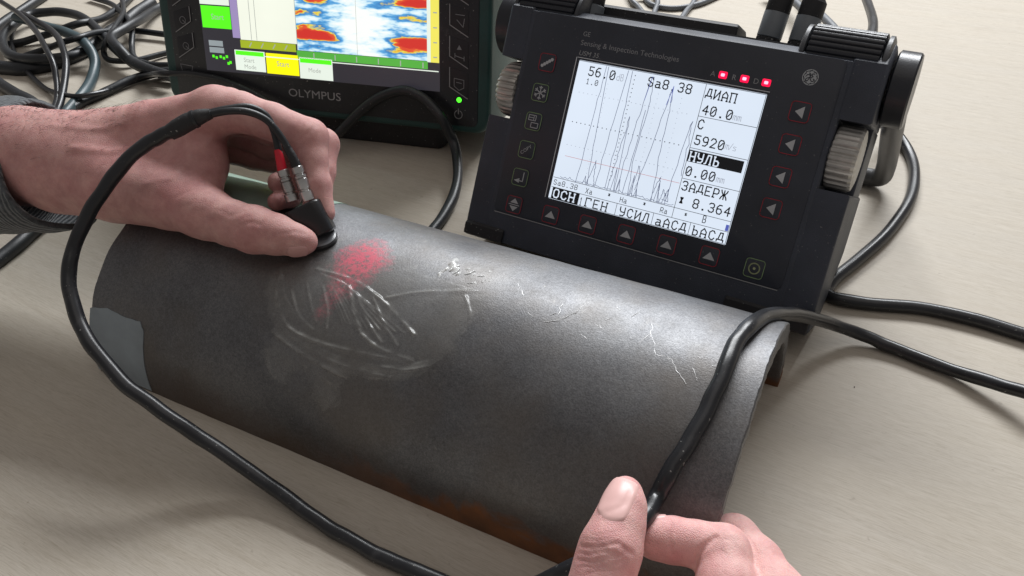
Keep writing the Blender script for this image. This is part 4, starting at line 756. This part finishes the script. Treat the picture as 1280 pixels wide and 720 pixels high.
# round script emblem
e_ = MB(); gu, gv = 7.74, 5.6; EF = Frame(DF([(gu, gv, 0)])[0]*1.0, DF.X*.82, DF.Y*.82, DF.Z); DFo = DF; DF = Frame(EF([(-gu, -gv, 0)])[0], EF.X, EF.Y, EF.Z)
e_.poly(DF, circle(gu, gv, .52, 40), .056); ei = MB(); ei.stroke(DF, circle(gu, gv, .43, 36), .035, .06, True)
for i in range(8):
    a = math.radians(45*i); ei.stroke(DF, [(gu+.47*math.cos(a), gv+.47*math.sin(a)), (gu+.38*math.cos(a+.35), gv+.38*math.sin(a+.35))], .05, .06)
for pl in ([(-.30, .02), (-.22, .14), (-.10, .16), (-.02, .08), (-.06, -.10), (-.14, -.24), (-.24, -.26), (-.28, -.18), (-.20, -.08), (0, .0)], [(-.12, .26), (-.02, .2), (.0, .08)], [(.22, .24), (.10, .24), (.06, .14), (.16, .06), (.06, .0), (.04, -.14), (.12, -.24), (.24, -.22), (.28, -.12), (.2, -.08)]):
    ei.stroke(DF, [(gu+x, gv+y) for x, y in pl], .06, .06)
em_ = e_.build('emblem', 'print_logo', det, smooth=0, recalc=False); ei.build('script', 'detector_panel', em_, smooth=0, recalc=False); DF = DFo

# plugs standing in the detector's rear sockets
def plug(u, v, w, length, label, lean=(0, 0)):
    c = DF([(u, v, w)])[0]; ax = DF.Y*1.0+DF.X*lean[0]+DF.Z*lean[1]; ax = ax/np.linalg.norm(ax)
    t = thing('connector_plug', c, label, 'plug', 'plugs standing in the sockets of the instrument')
    MB().lathe(c, ax, [(.74, 0), (.80, .05), (.80, .75), (.70, .82)], 36).build('collar', 'plug_band', t)
    MB().lathe(c+ax*.82, ax, [(.72, 0), (.74, .04), (.74, .5), (.70, .55)], 36, lambda j: 1 if j % 2 else .96).build('coupling_ring', 'rubber_black', t)
    MB().lathe(c+ax*1.38, ax, [(.70, 0), (.74, .04), (.74, 1.45), (.71, 1.5)], 36).build('sleeve', 'plug_band', t)
    MB().lathe(c+ax*2.88, ax, [(.72, 0), (.73, .05), (.72, .9), (.5, 1.2), (.42, length-2.9)], 36).build('boot', 'rubber_black', t)
    return c+ax*length
plug(3.95, 6.6, -4.6, 5.2, 'dark grey cable plug left of its twin beside the ribbed grip', (.06, 0))
plug(5.85, 6.6, -4.6, 5.2, 'dark grey cable plug nearest the ribbed grip of the instrument', (.06, 0))
plug(-6.9, 7.2, -2.6, 4.0, 'dark grey cable plug cut off by the top edge above the left of the screen')

# ---------------------------------------------------------------- monitor with the colour scan
OY, OT = .23141882, .25482753
ox = np.array((math.cos(OY), math.sin(OY), 0)); ob_ = np.array((-math.sin(OY), math.cos(OY), 0)); ou = math.sin(OT)*ob_+math.cos(OT)*np.array((0, 0, 1.))
OF = Frame((-30.8495, 5.1976, 5.4811), ox, ou)
mon = thing('scan_monitor', (-30.0, 10, 0), 'dark green rugged monitor showing a colour scan image', 'monitor')
MB().prism(OF, rrect(-14.75, 14.75, -3.1, 18.6, 1.3, 6), -7.5, .1, .35, 3).build('housing', 'monitor_green', mon)
MB().prism(OF, rrect(-13.75, 13.75, -2.55, 18.0, .5, 4), -.3, .16, .06, 2).build('bezel', 'monitor_black', mon)
OB = Frame(OF.O, ox, ob_, (0, 0, 1))
MB().prism(OB, rrect(-11, 10.2, .3, 8.5, .8, 4), -5.4811, -1.9, .3, 3).build('base', 'rubber_black', mon)
scr = MB(); scr.rect(OF, -10.6, 10.6, 0, 15.8, .18); screen = scr.build('screen', 'scr_dark', mon, smooth=0, recalc=False)
def sr(name, mat, x0, x1, y0, y1, z=.195): return MB().rect(OF, x0, x1, y0, y1, z).build(name, mat, screen, smooth=0, recalc=False)
sr('menu_key', 'scr_white', -10.55, -7.75, 5.35, 8.4); sr('menu_key', 'scr_green', -10.5, -7.75, 3.5, 5.25)
sr('margin_strip', 'scr_purple', -7.7, -7.0, 2.85, 12); sr('waveform_field', 'scr_paper', -6.98, -1.75, 2.75, 12)
sr('ruler', 'scr_olive', -7.05, -1.9, 2.1, 2.72); sr('ruler', 'scr_band', -1.85, 9.6, 1.65, 2.25); sr('ruler', 'scr_ruler', 9.85, 10.55, 2.2, 12); sr('ruler_gap', 'scr_white', 9.55, 9.85, 2.2, 12)
sr('soft_key', 'scr_white', -7.7, -4.85, .25, 1.9); sr('soft_key', 'scr_yellow', -4.75, -1.75, .2, 1.85); sr('soft_key', 'scr_white', -1.68, 1.32, .05, 1.75)
sr('key_header', 'scr_green', -7.6, -4.95, 1.5, 1.84, .205); sr('key_header', 'scr_green', -1.6, 1.25, 1.32, 1.66, .205)
sr('rule_line', 'scr_white', -7.7, 10.5, 1.5, 1.58, .20); sr('status_icon', 'scr_grey', -10.1, -8.75, 2.05, 2.5); sr('status_icon', 'scr_grey', -10.1, -8.7, 1.5, 1.95)
cs = bpy.data.meshes.new('scan_image'); cs.from_pydata([(x*S, y*S, 0) for x, y in ((-1.75, 2.28), (9.55, 2.28), (9.55, 12), (-1.75, 12))], [], [(0, 1, 2, 3)]); cs.materials.append(MATS['cscan'])
cso = bpy.data.objects.new('scan_image', cs); col.objects.link(cso); cso.parent = screen
Mw = Matrix.Identity(4)
o3 = OF([(0, 0, .197)])[0]
for i in range(3): Mw[i][0] = ox[i]; Mw[i][1] = ou[i]; Mw[i][2] = OF.Z[i]; Mw[i][3] = (o3[i]-screen['_b'][i])*S
cso.matrix_local = Mw
m_ = MB()
for x in (-5.95, -5.45): m_.stroke(OF, [(x, 2.8), (x+.02, 12)], .05, .2)
m_.stroke(OF, [(-1.75, 2.3), (-1.75, 12)], .05, .2); m_.stroke(OF, [(3.6, 2.3), (3.6, 12)], .03, .2)
for i in range(6): m_.stroke(OF, [(-.3+i*1.9, 1.75), (-.3+i*1.9, 2.1)], .09, .2); m_.stroke(OF, [(10.1, 2.6+i*1.1), (10.35, 2.6+i*1.1)], .09, .2)
for i in range(4): m_.stroke(OF, [(-6.2+i*1.1, 2.25), (-6.0+i*1.1, 2.55)], .09, .2)
text(m_, OF, 'Start', -9.6, 4.2, .62, .2); text(m_, OF, 'Start', -6.9, .95, .52, .2); text(m_, OF, 'Mode', -6.9, .42, .5, .2); text(m_, OF, 'Start', -3.8, .85, .6, .2); text(m_, OF, 'Mode', -.9, .6, .5, .2)
m_.build('screen_print', 'scr_line', screen, smooth=0, recalc=False)
m_ = MB()
for i, (x, y) in enumerate(((-9.9, 1.1), (-9.6, 1.0), (-9.2, 1.1), (-8.9, 1.0), (-8.6, 1.15), (-8.5, .6), (-8.3, .7))): m_.rect(OF, x, x+.22, y, y+.22, .2)
m_.build('status_light', 'scr_green', screen, smooth=0, recalc=False)
t_ = MB(); text(t_, OF, 'OLYMPUS', -2.95, -1.52, .92, .17, 1.0, 4.85); t_.build('lettering', 'print_line', mon, smooth=0, recalc=False)
for i in range(5):     # right hand key column
    y0 = .15+i*2.32-.3
    b = MB(); b.prism(OF, [(11.35, y0+.55), (12.95, y0-.25), (12.95, y0+1.75), (11.35, y0+2.15)], .1, .2, .04, 2); kb = b.build('key', 'monitor_key', mon)
    o_ = MB(); o_.stroke(OF, [(11.42, y0+2.1), (11.42, y0+.62), (12.9, y0-.2)], .07, .21); o_.build('outline', 'print_line', kb, smooth=0, recalc=False)
    i_ = MB()
    if i == 1: i_.poly(OF, [(12.2, y0+1.5), (12.0, y0+1.15), (12.4, y0+1.15)], .21); i_.stroke(OF, [(11.85, y0+.7), (12.6, y0+.5)], .06, .21); i_.stroke(OF, [(11.85, y0+.85), (11.85, y0+.55)], .06, .21); i_.stroke(OF, [(12.6, y0+.65), (12.6, y0+.35)], .06, .21)
    elif i == 0: i_.stroke(OF, [(11.8, y0+1.3), (12.6, y0+1.2), (12.6, y0+.6), (12.2, y0+.4), (11.8, y0+.7)], .05, .21, True); i_.stroke(OF, [(12.0, y0+1.0), (12.4, y0+.95)], .05, .21)
    elif i == 2: i_.stroke(OF, [(11.9, y0+1.4), (12.6, y0+1.35)], .05, .21); i_.stroke(OF, [(12.0, y0+1.0), (12.5, y0+.5), (12.6, y0+1.1)], .05, .21)
    else: i_.stroke(OF, circle(12.2, y0+.9, .3, 14), .05, .21, True); i_.stroke(OF, [(12.2, y0+.9), (12.5, y0+.6)], .05, .21)
    i_.build('icon', 'print_dim', kb, smooth=0, recalc=False)
for i in range(4):     # left hand key column
    y0 = .9+i*2.1
    b = MB(); b.prism(OF, [(-11.55, y0+.85), (-13.25, y0-.1), (-13.25, y0+1.6), (-11.55, y0+2.1)], .1, .2, .04, 2); kb = b.build('key', 'monitor_key', mon)
    o_ = MB(); o_.stroke(OF, [(-11.62, y0+2.05), (-11.62, y0+.9), (-13.2, y0-.05)], .07, .21); o_.build('outline', 'print_line', kb, smooth=0, recalc=False)
    i_ = MB(); i_.stroke(OF, circle(-12.4, y0+.95, .28, 14), .05, .21, True); i_.stroke(OF, [(-12.4, y0+.95), (-12.1, y0+.7)], .05, .21); i_.build('icon', 'print_dim', kb, smooth=0, recalc=False)
b = MB(); b.stroke(OF, [(-13.2, .3), (-12.0, .2), (-12.2, -.4), (-12.7, -.6), (-13.1, -.2)], .05, .17, True); b.build('emblem', 'print_dim', mon, smooth=0, recalc=False)
MB().lathe(OF([(12.2, -.5, .12)])[0], OF.Z, [(.2, 0), (.2, .06), (.12, .12)], 16).build('power_light', 'led_green', mon)
p_ = MB(); p_.stroke(OF, circle(12.15, -1.65, .32, 18, 115, 425), .07, .17); p_.stroke(OF, [(12.15, -1.2), (12.15, -1.6)], .07, .17); p_.build('power_symbol', 'print_line', mon, smooth=0, recalc=False)

# ---------------------------------------------------------------- probe, leads and cable
pb = np.array(PROBE_BASE[0]); ptop = np.array(PROBE_TOP[0]); ax = ptop-pb; ph = np.linalg.norm(ax); ax /= ph
upn = PF([(0, 0, 1)])[0]-PF([(0, 0, 0)])[0]
probe = thing('ultrasonic_probe', pb, 'small black ultrasonic probe with two silver sockets pinched between thumb and finger', 'probe')
MB().lathe(pb, (0, -.06, 1), [(.82, .0), (.88, .04), (.88, .18), (.84, .22)], 48).build('wear_sole', 'probe_black', probe)
MB().lathe(pb+np.array((0, -.015, .225)), (0, -.06, 1), [(.80, 0), (.845, .02), (.845, .06), (.80, .09)], 48).build('ring', 'probe_ring', probe)
px_ = np.cross((0, 0, 1), ax); px_ = np.array(_r2)-ax*(np.array(_r2)@ax); px_ /= np.linalg.norm(px_); PFr = Frame(pb, px_, np.cross(ax, px_), ax)
MB().prism(PFr, rrect(-1.02, .98, -.78, .72, .45, 6), .26, ph-.02, .14, 3).build('body', 'probe_black', probe)
def plug_small(P, name_boot, mat, boot, t):
    a, b = np.array(P[0]), np.array(P[1]); v_ = b-a; L = np.linalg.norm(v_); v_ /= L
    c = MB().lathe(a, v_, [(.26, 0), (.31, .04), (.31, .36), (.25, .4), (.25, .46), (.33, .5), (.33, .62), (.29, .66), (.33, .7), (.33, 1.2), (.27, 1.25), (.27, 1.32), (.37, 1.36), (.37, L)], 28, lambda j: 1 if j % 2 else .97).build('plug', 'silver', t)
    MB().tube(boot, [.19, .24, .27], 16, 5).build(name_boot, mat, t)
cab = thing('probe_cable', PROBE_CABLE[14], 'thick black cable looping from the probe over the hand and round the pipe front', 'cable')
MB().tube(PROBE_CABLE, .365, 18, 9, wob=.09).build('sheath', 'cable_black', cab)
MB().tube(SPLITTER, [.26, .40, .47, .47, .41], 18, 5).build('splitter_sleeve', 'rubber_black', cab)
MB().tube([np.array(SPLITTER[2])*.35+np.array(SPLITTER[1])*.65, np.array(SPLITTER[2])*.6+np.array(SPLITTER[1])*.4], .475, 18, 1).build('crimp_ring', 'cable_soft', cab)
MB().tube(LEAD_BLACK, .19, 14, 6).build('lead', 'cable_soft', cab); MB().tube(LEAD_RED, .19, 14, 6).build('lead', 'cable_soft', cab)
plug_small(PLUG_RED, 'red_boot', 'boot_red', BOOT_RED, cab); plug_small(PLUG_BLACK, 'black_boot', 'rubber_black', BOOT_BLACK, cab)

# ---------------------------------------------------------------- cables lying on the desk
def cable(key_, r, mat, label, name='cable', group=None, sub=6):
    o = MB().tube(CABLES[key_], r, 14, sub, wob=.08).build(name, mat); o['label'] = label; o['category'] = 'cable'
    if group: o['group'] = group
    return o
cable('CORD', .40, 'cable_black', 'black cord curving round the right side of the instrument out of frame', 'power_cord')
cable('CABLE_BEHIND', .40, 'cable_black', 'short black cable end rising behind the ribbed right grip')
cable('FRONT_LOOP', .40, 'cable_soft', 'black cable arching in front of the monitor and down behind the pipe')
LB_ = 'cables tangled beside the monitor'
for k_, r, m, l_ in (('DESK_A', .60, 'cable_soft', 'thickest black cable crossing the tangle left of the monitor'), ('DESK_B', .42, 'cable_soft', 'black cable coiled in a wide oval loop left of the monitor'),
                     ('DESK_C', .43, 'cable_teal', 'blue-grey cable curving down through the tangle to the wrist'), ('DESK_D', .24, 'cable_black', 'thin shiny black cable running from the top left corner down to the wrist'),
                     ('DESK_E', .27, 'cable_black', 'thin black cable arching just right of the corner cable to the wrist'), ('DESK_F', .20, 'cable_black', 'thinnest black lead crossing the lower front of the monitor bezel'),
                     ('DESK_G', .36, 'cable_soft', 'black cable running from the wrist to the lower left corner of the monitor'), ('DESK_H', .45, 'cable_soft', 'black cable cutting across the top left corner of the photo'),
                     ('DESK_I', .33, 'cable_soft', 'black cable slanting up through the oval loop to the top edge'), ('DESK_J', .27, 'cable_soft', 'black cable slanting through the loop to the left side of the monitor'),
                     ('DESK_K', .26, 'cable_soft', 'thin black cable dropping from the top edge beside the monitor'), ('DESK_L', .24, 'cable_soft', 'thin black cable bent in a tight curl beside the monitor'),
                     ('DESK_M', .42, 'cable_soft', 'black cable doubling back at the monitor upper left edge'), ('DESK_N', .48, 'cable_soft', 'short black cable end going under the grey cuff from the left edge'), ('DESK_Q', .42, 'cable_soft', 'black cable leaving under the grey cuff at the left edge')):
    cable(k_, r*1.22, m, l_, group=LB_)
GB_ = 'grey cables behind the instrument'
for k_, l_ in (('GREY_A', 'grey cable curving along the desk behind the instrument top'), ('GREY_B', 'grey cable end, middle of three behind the instrument top'), ('GREY_C', 'grey cable end, leftmost of three behind the instrument top'), ('GREY_D', 'grey cable slanting down left of the twin plugs'), ('GREY_E', 'grey cable passing right behind the twin plugs'), ('GREY_F', 'grey cable farthest right, disappearing behind the ribbed grip')):
    cable(k_, .30 if k_ < 'GREY_E' else .42, 'cable_grey', l_, group=GB_)

o = MB().lathe(np.array(CRUMB), (0, 0, 1), [(.02, 0), (.035, .01), (.03, .04), (.01, .05)], 9).build('crumb', 'rubber_black'); o['label'] = 'tiny black speck on the desk below the right hand cable'; o['category'] = 'crumb'

# ---------------------------------------------------------------- hands
def rcone(P, a, b):
    a3, r1 = np.array(a[:3]), a[3]; b3, r2 = np.array(b[:3]), b[3]
    d_ = b3-a3; L2 = d_@d_; t = np.clip(((P-a3)@d_)/L2, 0, 1); q = P-a3-t[..., None]*d_
    return np.sqrt((q*q).sum(-1))-(r1+(r2-r1)*t)
def smin(a, b, k):
    h = np.maximum(k-np.abs(a-b), 0)/k; return np.minimum(a, b)-h*h*k*.25
def hand_sdf(P, body, fingers, creases=(), kb=1.1, kf=.55):
    c = (P.min(0)+P.max(0))/2; hd = np.linalg.norm(P.max(0)-c)+1.4
    def far(a, b):
        a3, b3 = np.array(a[:3]), np.array(b[:3]); d_ = b3-a3; t = min(1, max(0, ((c-a3)@d_)/max(d_@d_, 1e-9)))
        return np.linalg.norm(c-a3-t*d_)-max(a[3] if len(a) > 3 else 0, b[3] if len(b) > 3 else 0) > hd
    def chain(ch, k):
        f = None
        for a, b in zip(ch[:-1], ch[1:]):
            if far(a, b): continue
            g = rcone(P, a, b); f = g if f is None else smin(f, g, k)
        return f
    B = None
    for ch in body:
        g = chain(ch, .3)
        if g is not None: B = g if B is None else smin(B, g, kb)
    if B is None: B = np.full(len(P), 1.4)
    R_ = B
    for ch in fingers:
        g = chain(ch, .28)
        if g is not None: R_ = np.minimum(R_, smin(B, g, kf))
    for pl, dep, w in creases:
        dd = None; pl = np.array(pl, float)
        for a, b in zip(pl[:-1], pl[1:]):
            if far(a, b): continue
            d_ = b-a; t = np.clip(((P-a)@d_)/max(d_@d_, 1e-9), 0, 1); q = P-a-t[..., None]*d_; e = (q*q).sum(-1); dd = e if dd is None else np.minimum(dd, e)
        if dd is not None: R_ = R_+dep*np.exp(-dd/(w*w))
    return R_
def surface_nets(fn, lo, hi, h):
    lo = np.array(lo); n = np.ceil((np.array(hi)-lo)/h).astype(int)+1
    # coarse pass, then evaluate only near the surface
    st = 6; cn = (n+st-1)//st+1
    ax_ = [lo[i]+np.arange(cn[i])*h*st for i in range(3)]
    C = np.stack(np.meshgrid(*ax_, indexing='ij'), -1); cf = np.empty(cn)
    for i in range(0, cn[0], 5):
        for j in range(0, cn[1], 5):
            for k_ in range(0, cn[2], 5):
                q = C[i:i+5, j:j+5, k_:k_+5]; cf[i:i+5, j:j+5, k_:k_+5] = fn(q.reshape(-1, 3)).reshape(q.shape[:3])
    Fv = np.full(cn*st, 1.0, np.float32); near = np.abs(cf) < h*st*1.9
    near_b = near.copy()
    for i, j, k_ in np.argwhere(cf <= -h*st*1.5): Fv[i*st:(i+1)*st, j*st:(j+1)*st, k_*st:(k_+1)*st] = -1
    loc = np.stack(np.meshgrid(*[np.arange(st)]*3, indexing='ij'), -1).reshape(-1, 3)
    cells = np.argwhere(near_b); blk = (cells//3)@np.array((1000000, 1000, 1)); order = np.argsort(blk, kind='stable'); cells = cells[order]; cuts = np.flatnonzero(np.diff(blk[order]))+1
    for cc in np.split(cells, cuts):
        idx = cc[:, None, :]*st+loc[None]
        val = fn((lo+idx.reshape(-1, 3)*h)).reshape(len(cc), -1)
        Fv[idx[..., 0], idx[..., 1], idx[..., 2]] = val
    ins = Fv < 0; sh = np.array(Fv.shape)-1
    cnt = np.zeros(sh, np.int8); corners = [(i, j, k_) for i in (0, 1) for j in (0, 1) for k_ in (0, 1)]
    for i, j, k_ in corners: cnt += ins[i:i+sh[0], j:j+sh[1], k_:k_+sh[2]]
    act = np.argwhere((cnt > 0) & (cnt < 8)); vid = -np.ones(sh, int); vid[tuple(act.T)] = np.arange(len(act))
    acc = np.zeros((len(act), 3)); nn = np.zeros(len(act))
    for a in corners:
        for ax0 in range(3):
            if a[ax0]: continue
            b = list(a); b[ax0] = 1; A = act+np.array(a); Bq = act+np.array(b)
            fa = Fv[tuple(A.T)]; fb = Fv[tuple(Bq.T)]; m = (fa < 0) != (fb < 0)
            t = np.where(m, fa/(fa-fb+1e-12), 0); acc[m] += (np.array(a)+(np.array(b)-np.array(a))*t[:, None])[m]; nn += m
    V = lo+(act+acc/nn[:, None])*h; F = []
    for ax0 in range(3):
        o1, o2 = (ax0+1) % 3, (ax0+2) % 3
        s0 = [slice(None)]*3; s1 = [slice(None)]*3; s0[ax0] = slice(0, -1); s1[ax0] = slice(1, None)
        ch = ins[tuple(s0)] != ins[tuple(s1)]; e = np.argwhere(ch)
        e = e[(e[:, o1] > 0) & (e[:, o2] > 0) & (e[:, o1] < sh[o1]) & (e[:, o2] < sh[o2]) & (e[:, ax0] < sh[ax0])]
        d1 = np.zeros(3, int); d1[o1] = 1; d2 = np.zeros(3, int); d2[o2] = 1
        q = np.stack([vid[tuple((e-d1-d2).T)], vid[tuple((e-d2).T)], vid[tuple(e.T)], vid[tuple((e-d1).T)]], 1)
        fl = ins[tuple(e.T)]; q[~fl] = q[~fl][:, ::-1]; F.append(q)
    F = np.vstack(F); return V, F[(F >= 0).all(1)]
def make_hand(body, fingers, creases, lo, hi, h, mat, label, cat='hand'):
    fn = lambda P: hand_sdf(P, body, fingers, creases)
    V, F = surface_nets(fn, lo, hi, h)
    me = bpy.data.meshes.new('hand'); base = np.array((V[:, 0].mean(), V[:, 1].mean(), V[:, 2].min()))
    me.from_pydata([tuple(p) for p in (V-base)*S], [], [tuple(int(i) for i in q) for q in F]); me.update(); me.shade_smooth(); me.materials.append(MATS[mat])
    o = link('hand', me, None, base, label=label, category=cat); return o, fn
def nail(parent, fn, c, nrm, lng, w, l, mat='nail'):
    c, nrm, lng = (np.array(a, float) for a in (c, nrm, lng)); nrm /= np.linalg.norm(nrm); lng -= nrm*(lng@nrm); lng /= np.linalg.norm(lng); side = np.cross(lng, nrm)
    n = 14; P = []; E = []
    for i in range(n+1):
        for j in range(n+1):
            a = i/n*2-1; b = j/n*2-1
            x = a*math.sqrt(1-.30*b*b*abs(b)); y = b*math.sqrt(1-.38*a*a)
            P.append(c+side*x*w/2+lng*y*l/2+nrm*1.2); E.append(max(abs(a), abs(b)))
    P = np.array(P); E = np.array(E)
    for _ in range(12): P = P-nrm*np.clip(fn(P), -.2, .2)[:, None]*.8
    for _ in range(12):
        f0 = fn(P); gr = np.stack([fn(P+e_)-f0 for e_ in np.eye(3)*.01], 1)/.01; P = P-gr*f0[:, None]*.7
    f0 = fn(P); gr = np.stack([fn(P+e_)-f0 for e_ in np.eye(3)*.01], 1); gr /= np.linalg.norm(gr, axis=1)[:, None]
    P = P+gr*(.042-.08*np.clip((E-.84)/.16, 0, 1))[:, None]
    mb = MB(); F = [(i*(n+1)+j, (i+1)*(n+1)+j, (i+1)*(n+1)+j+1, i*(n+1)+j+1) for i in range(n) for j in range(n)]
    mb.add(P, F); mb.build('nail', mat, parent, smooth=80)
def bounds(body, fingers, pad=.6):
    a = np.array([q for ch in list(body)+list(fingers) for q in ch]); return (a[:, :3]-a[:, 3:]-pad).min(0), (a[:, :3]+a[:, 3:]+pad).max(0)

lo, hi = bounds(LEFT_BODY, LEFT_FINGERS)
hl, fnl = make_hand(LEFT_BODY, LEFT_FINGERS, LEFT_CREASES, lo, hi, .11, 'skin_left', 'left hand in a grey cuff pinching the black probe onto the pipe')
for a in LEFT_NAILS: nail(hl, fnl, *a, mat='nail_shade')
lo, hi = bounds(RIGHT_BODY, RIGHT_FINGERS)
hr, fnr = make_hand(RIGHT_BODY, RIGHT_FINGERS, RIGHT_CREASES, lo, hi, .08, 'skin_right', 'right hand at the bottom edge holding the black cable between thumb and finger')
for a in RIGHT_NAILS: nail(hr, fnr, *a)
# fine dark hair on the wrist
mb = MB(); r_ = np.random.default_rng(8); wr = np.array(HAIR_ROOTS); cnt_ = 0
A_ = wr[r_.integers(len(wr), size=560)]+r_.normal(size=(560, 3))*np.array((2.2, 1.6, .3))+np.array((0, -.2, 1.0)); P = A_
for _ in range(30): P = P-np.array((0, -.25, .97))*np.clip(fnl(P), -.4, .4)[:, None]*.8
for p0 in P[np.abs(fnl(P)) < .03]:
    p0 = p0-np.array((0, 0, .02)); dr = np.array((.45+r_.normal()*.25, .15+r_.normal()*.3, .14)); L = r_.uniform(.5, 1.2)
    mb.tube([p0, p0+dr*L*.5+np.array((0, 0, .05)), p0+dr*L+np.array((0, 0, .01))], [.0055, .005, .002], 4, 2)
hh = mb.build('arm_hair', 'hair', hl, kind='stuff')

# knitted cuff
def make_cuff():
    A = np.array(CUFF); Bk = np.array(CUFF_BACK); n = 56
    def dense(Q):
        m = len(Q); out = []
        for i in range(n):
            t = i/n*m; k_ = int(t); f = t-k_; p0, p1, p2, p3 = (Q[(k_+d_) % m] for d_ in (-1, 0, 1, 2))
            out.append(.5*((2*p1)+(-p0+p2)*f+(2*p0-5*p1+4*p2-p3)*f*f+(-p0+3*p1-3*p2+p3)*f**3))
        return np.array(out)
    A = dense(A); Bk = dense(Bk); ca = A.mean(0); V = []; rows = []
    prof = [(.22, -.30), (.08, -.34), (.0, -.28), (-.02, -.12), (.0, 0.0), (.06, .06), (.16, .07), (.24, .02), (.30, .04)]+[(.3+t, .05+.10*math.sin(t*9)) for t in np.linspace(.4, 12, 22)]
    Ltot = np.linalg.norm((Bk-A).mean(0))
    for s_, off in prof:
        t = s_/Ltot; Q = A*(1-t)+Bk*t; c = Q.mean(0); d_ = Q-c; d_ = d_/np.linalg.norm(d_, axis=1)[:, None]
        ang = np.linspace(0, 2*math.pi, n, endpoint=False)
        rib = .025*np.sin(ang*28) if s_ > 0 else 0
        Q = Q+d_*(off+rib+.06*np.sin(ang*3+s_*1.7)*min(1, s_ if s_ > 0 else 0))[:, None]; rows.append(Q)
    V = np.vstack(rows); F = [(i*n+j, i*n+(j+1) % n, (i+1)*n+(j+1) % n, (i+1)*n+j) for i in range(len(rows)-1) for j in range(n)]
    MB().add(V, F).build('cuff', 'knit', hl, smooth=80)
make_cuff()
for o in bpy.data.objects:
    if '_b' in o: del o['_b']
